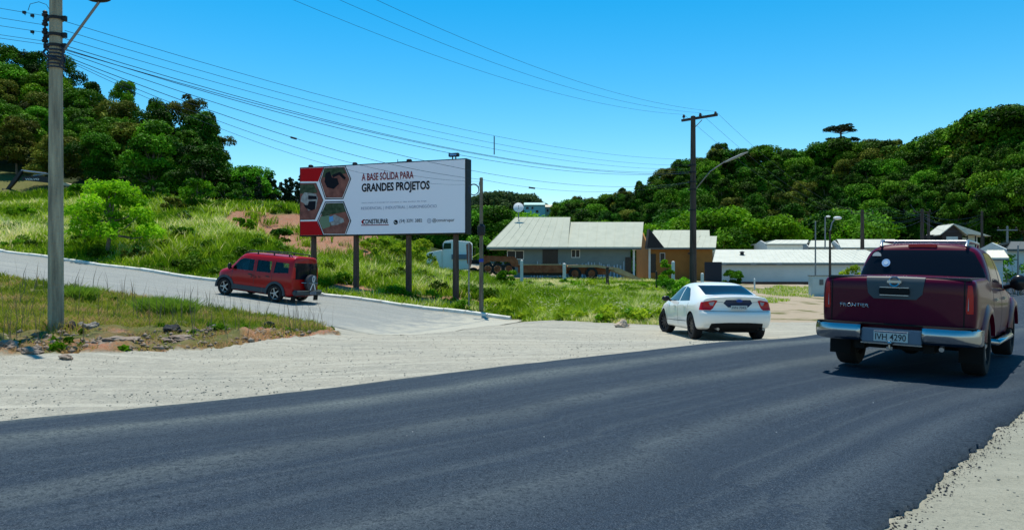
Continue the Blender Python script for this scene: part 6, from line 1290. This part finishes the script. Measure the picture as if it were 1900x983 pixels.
        bm_o = mb.build('rear_bumper', M_chrome, e, smooth=50); so = bm_o.modifiers.new('s', 'SOLIDIFY'); so.thickness = .03; so.offset = 1 if s < 0 else 1
        MB().box(-.088, -.07, min(s*.40, s*.52), max(s*.40, s*.52), .50, .58).build('bumper_recess', M_under, bm_o)
    me = MB().box(-.05, .12, -.36, .36, .45, .63).mesh('b'); bevel(me, .015, 2); mid = link('bumper_step', me, mat('blue_grey_step', (.10, .15, .22), .35, metal=.6), e); MB().box(-.06, .0, -.36, .36, .43, .448).build('step_lip', M_chrome, mid)
    MB().box(.0, .16, -.93, .93, .672, .69).build('bumper_top', M_under, e)
    pt = MB().box(-.075, -.055, -.20, .20, .47, .60).build('number_plate', M_plate, e); link('lettering', text_mesh('IVH 4290', .36, .085, 0, off=.01), M_bplas, pt, (-.078, .18, .485)).rotation_euler = (0, 0, R(-90)); MB().box(-.08, -.074, -.19, .19, .585, .597).build('plate_band', mat('plate_blue', (.02, .04, .12), .4), pt)
    # chassis, tow ball, exhaust, spare
    mb = MB(); mb.box(.1, 4.8, .35, .47, .34, .46); mb.box(.1, 4.8, -.47, -.35, .34, .46); mb.rod((1.18, -.75, .36), (1.18, .75, .36), .06); mb.sphere((1.18, .0, .36), .15); mb.rod((1.5, 0, .38), (3.2, 0, .42), .05); mb.box(.15, .28, -.5, .5, .36, .46); mb.box(1.9, 3.4, -.5, .5, .30, .46); mb.build('chassis', M_under, e)
    mb = MB(); mb.lathe([(.3, -.09), (.36, -.07), (.36, .07), (.3, .09), (.1, .02), (.1, -.02)], 28, Matrix.Translation((.66, 0, .46)), close=True); mb.build('spare_wheel', M_tyre, e, smooth=40)
    mb = MB(); mb.box(-.12, .2, -.035, .035, .37, .41); mb.rod((-.13, 0, .39), (-.13, 0, .45), .015); mb.sphere((-.13, 0, .46), .03); mb.build('tow_ball', M_chrome, e); MB().rod((.1, -.55, .40), (.5, -.5, .42), .03, n=12).build('exhaust', M_alloy, e)
    # stickers on the rear glass
    def on_glass(y_, z_, r, m, half=False):
        x_ = 1.62+.03*(y_/.8)**2+(.05+(z_-1.30)*.40)-.026; n = 20; a0 = 0; a1 = math.pi if half else 2*math.pi; mb = MB(); vs_ = [(x_+(r*math.sin(a0+(a1-a0)*k/n))*.38, y_+r*math.cos(a0+(a1-a0)*k/n), z_+r*math.sin(a0+(a1-a0)*k/n)) for k in range(n+1)]; mb.add(vs_, [tuple(range(n+1))]); return mb.build('sticker', m, e)
    on_glass(.60, 1.59, .062, mat('grey_sticker', (.40, .42, .42), .5), True); on_glass(.46, 1.49, .058, mat('blue_sticker', (.32, .50, .75), .5)); on_glass(.46, 1.49, .030, mat('pale_sticker', (.55, .68, .80), .5)).location.x = -.004
    place(e, 4.88, 9.72, 38.5, 1.18, 4.36); return e
pk = pickup(); pk.location.z += .05

# ---------------- white conventional lorry and rusty low loader behind the field
def lorry():
    Y = 61; x0 = (790-CX)/FPX*Y; zg = P(0, 519, Y).z; e = empty('lorry', (x0, Y, zg), 0, 'white long-nosed lorry tractor facing left behind the tall grass', 'lorry'); W = mat('lorry_white', (.88, .86, .80), .4)
    k = Y/FPX; X = lambda p: (p-790)*k; Zp = lambda p: CAMZ+(CY-p)*k-zg
    mb = MB(); mb.prism([(X(790.5), Zp(500)), (X(791), Zp(470)), (X(796), Zp(467.5)), (X(820), Zp(463)), (X(821), Zp(500)), (X(816), Zp(500)), (X(812), Zp(484)), (X(804), Zp(481)), (X(798), Zp(488)), (X(796), Zp(500))], .1, 2.3, 'y'); me = mb.mesh('b'); bevel(me, .05, 2); link('bonnet', me, W, e)
    mb = MB(); mb.prism([(X(820.5), Zp(502)), (X(820.5), Zp(463)), (X(822), Zp(450)), (X(826), Zp(447)), (X(838), Zp(445)), (X(843), Zp(445.5)), (X(872), Zp(448)), (X(874), Zp(452)), (X(874), Zp(480)), (X(870), Zp(500))], 0, 2.4, 'y'); me = mb.mesh('c'); bevel(me, .06, 2); link('cab', me, W, e)
    MB().prism([(X(822.5), Zp(462)), (X(824), Zp(451)), (X(837), Zp(451)), (X(837), Zp(461.5))], -.012, -.002, 'y').build('window', mat('lorry_glass', (.03, .06, .03), .1), e)
    MB().prism([(X(849), Zp(461)), (X(849), Zp(453)), (X(851), Zp(453)), (X(851), Zp(461))], -.012, -.002, 'y').build('vent', M_black, e); MB().prism([(X(795), Zp(471)), (X(803), Zp(468.5)), (X(802), Zp(472)), (X(796), Zp(473.5))], .085, .098, 'y').build('headlight', M_black, e)
    MB().box(X(838), X(872), -.1, -.002, Zp(481), Zp(472)).build('side_skirt', mat('lorry_grey', (.16, .18, .22), .5), e); MB().box(X(826), X(870), .1, .5, Zp(489), Zp(484)).build('fuel_tank', M_alloy, e)
    MB().box(X(821), X(905), .5, 1.9, Zp(490), Zp(482)).build('chassis', M_black, e); MB().rod((X(876), .3, Zp(478)), (X(889), .3, Zp(470)), .04).build('hose', mat('yellow_hose', (.4, .5, .05), .5), e)
    for p in (806, 878, 895):
        t_ = MB(); M = Matrix.Translation((X(p), .15, .5)) @ Matrix.Rotation(R(90), 4, 'X'); t_.lathe([(.28, -.15), (.5, -.13), (.5, .13), (.28, .15)], 24, M, close=True); w_ = t_.build('wheel', M_tyre, e, smooth=40); MB().lathe([(0, .05), (.28, .12), (.28, 0), (0, 0)], 16, M).build('rim', M_alloy, w_)
    mb = MB(); mb.rod((X(821.5), -.05, Zp(464)), (X(821.5), -.3, Zp(452)), .03); mb.box(X(820.5), X(822), -.35, -.2, Zp(462), Zp(452)); mb.build('mirror', M_black, e)
lorry()
def trailer():
    Y = 58; x0 = (895-CX)/FPX*Y; zg = P(0, 519, Y).z; e = empty('low_loader', (x0, Y, zg), 0, 'rusty brown low-loader trailer with ramps folded down in front of the pale green house', 'trailer'); k = Y/FPX; X = lambda p: (p-895)*k; Zp = lambda p: CAMZ+(CY-p)*k-zg
    RU = mat('rust', (.20, .045, .02), .85, noise=(2.5, (.33, .12, .055), 1), bump=(10, .4)); TN = mat('sun_bleached_deck', (.52, .36, .20), .9, noise=(3, (.36, .22, .12), .9)); D = 2.5
    MB().prism([(X(897), Zp(491)), (X(897), Zp(474)), (X(955), Zp(476)), (X(961), Zp(483)), (X(963), Zp(496)), (X(950), Zp(494)), (X(945), Zp(486)), (X(910), Zp(484))], 0, D, 'y').build('gooseneck', RU, e)
    MB().box(X(961.5), X(1052), 0, D, Zp(506), Zp(492)).build('deck', RU, e); MB().box(X(963), X(1052), -.03, D+.03, Zp(491.9), Zp(490)).build('deck_edge', TN, e)
    MB().box(X(968), X(1050), .3, D-.3, Zp(511), Zp(506.2)).build('beam', M_black, e)
    mb = MB(); mb.prism([(X(1052.5), Zp(495)), (X(1054), Zp(492)), (X(1075), Zp(491)), (X(1110), Zp(491.5)), (X(1140), Zp(497)), (X(1140), Zp(501)), (X(1108), Zp(496)), (X(1060), Zp(496))], 0, D, 'y'); mb.build('rear_deck', TN, e)
    MB().prism([(X(1053), Zp(508)), (X(1053), Zp(496.2)), (X(1108), Zp(496.2)), (X(1135), Zp(501)), (X(1130), Zp(510))], .35, D-.35, 'y').build('bogie', RU, e)
    for y0 in (-.05, D-.75):
        mb = MB(); mb.prism([(X(1138), Zp(495.5)), (X(1148), Zp(497)), (X(1172), Zp(508)), (X(1205), Zp(526)), (X(1198), Zp(527)), (X(1165), Zp(513)), (X(1140), Zp(503))], y0, y0+.12, 'y'); mb.prism([(X(1138), Zp(495.5)), (X(1148), Zp(497)), (X(1172), Zp(508)), (X(1205), Zp(526)), (X(1198), Zp(527)), (X(1165), Zp(513)), (X(1140), Zp(503))], y0+.68, y0+.8, 'y')
        for u in np.linspace(.05, .95, 11): p = 1142+u*58; q_ = np.interp(p, [1138, 1148, 1172, 1205], [497, 498.5, 509.5, 527]); mb.box(X(p), X(p)+.1, y0+.121, y0+.679, Zp(q_+1), Zp(q_))
        mb.build('ramp', TN, e)
    for p in (905, 923, 944, 1067, 1098):
        M = Matrix.Translation((X(p), .14, .48+(.0 if p > 1000 else .35))) @ Matrix.Rotation(R(90), 4, 'X'); w_ = MB().lathe([(.28, -.14), (.48, -.12), (.48, .12), (.28, .14)], 26, M, close=True).build('wheel', M_tyre, e, smooth=40); MB().lathe([(.08, .16), (.12, .1), (.27, .12), (.27, 0), (.0, 0), (0, .16)], 18, M).build('rim', RU, w_)
        if p < 1000: mb = MB(); mb.tube([Vector((X(p)-.62, .1, .95)), Vector((X(p)-.4, .1, 1.35)), Vector((X(p), .1, 1.45)), Vector((X(p)+.4, .1, 1.35)), Vector((X(p)+.62, .1, .95))], .06, 6); mb.build('mudguard', M_steel, e)
trailer()
# excavator on top of the bank, behind the concrete pole
def digger():
    Y = 90; x0 = (130-CX)/FPX*Y; zg = P(0, 368, Y).z; e = empty('excavator', (x0, Y, zg), 0, 'dark excavator with a lettered boom on the bank behind the concrete pole', 'excavator'); k = Y/FPX; X = lambda p: (p-130)*k; Zp = lambda p: CAMZ+(CY-p)*k-zg; DK = mat('excavator_dark', (.02, .021, .024), .5)
    MB().prism([(X(40), Zp(334)), (X(41), Zp(328)), (X(70), Zp(326)), (X(92), Zp(329)), (X(122), Zp(346)), (X(118), Zp(353)), (X(88), Zp(339)), (X(60), Zp(336))], 0, .5, 'y').build('boom', DK, e)
    mb = MB(); mb.prism([(X(36), Zp(317)), (X(42), Zp(316)), (X(30), Zp(334)), (X(12), Zp(355)), (X(8), Zp(353)), (X(24), Zp(331))], .05, .45, 'y'); mb.build('dipper_arm', DK, e); MB().prism([(X(6), Zp(350)), (X(14), Zp(356)), (X(24), Zp(362)), (X(14), Zp(366)), (X(4), Zp(360))], -.2, .8, 'y').build('bucket', DK, e)
    MB().rod((X(37), .25, Zp(316.5)), (X(84), .25, Zp(322)), .12).build('hydraulic_ram', M_alloy, e); MB().rod((X(60), .25, Zp(326)), (X(88), .25, Zp(322)), .08).build('hydraulic_ram', M_alloy, e)
    link('lettering', text_mesh('VOLVO', X(73)-X(47), 3.6*k, 0, off=.02), M_white, e, (X(47), -.03, Zp(334.5)))
    me = MB().box(X(108), X(136), -.6, 2.2, Zp(357), Zp(343)).mesh('b'); bevel(me, .2, 3); link('engine_house', me, DK, e); me = MB().prism([(X(116), Zp(343.5)), (X(114), Zp(339)), (X(126), Zp(340)), (X(137), Zp(344)), (X(134), Zp(347))], -.5, 2.1, 'y').build('hood_panel', mat('beige_panel', (.42, .38, .28), .6), e)
    MB().box(X(100), X(112), -.5, .9, Zp(358), Zp(338)).build('cab', M_glass, e); MB().box(X(117), X(128), -.66, -.602, Zp(366), Zp(358)).build('counterweight', mat('orange_panel', (.55, .20, .03), .5), e)
    mb = MB(); mb.prism([(X(92), Zp(372)), (X(90), Zp(367)), (X(94), Zp(361)), (X(136), Zp(361)), (X(140), Zp(367)), (X(138), Zp(372))], -.8, -.2, 'y'); mb.prism([(X(92), Zp(372)), (X(90), Zp(367)), (X(94), Zp(361)), (X(136), Zp(361)), (X(140), Zp(367)), (X(138), Zp(372))], 1.8, 2.4, 'y'); mb.build('track', M_under, e)
digger()
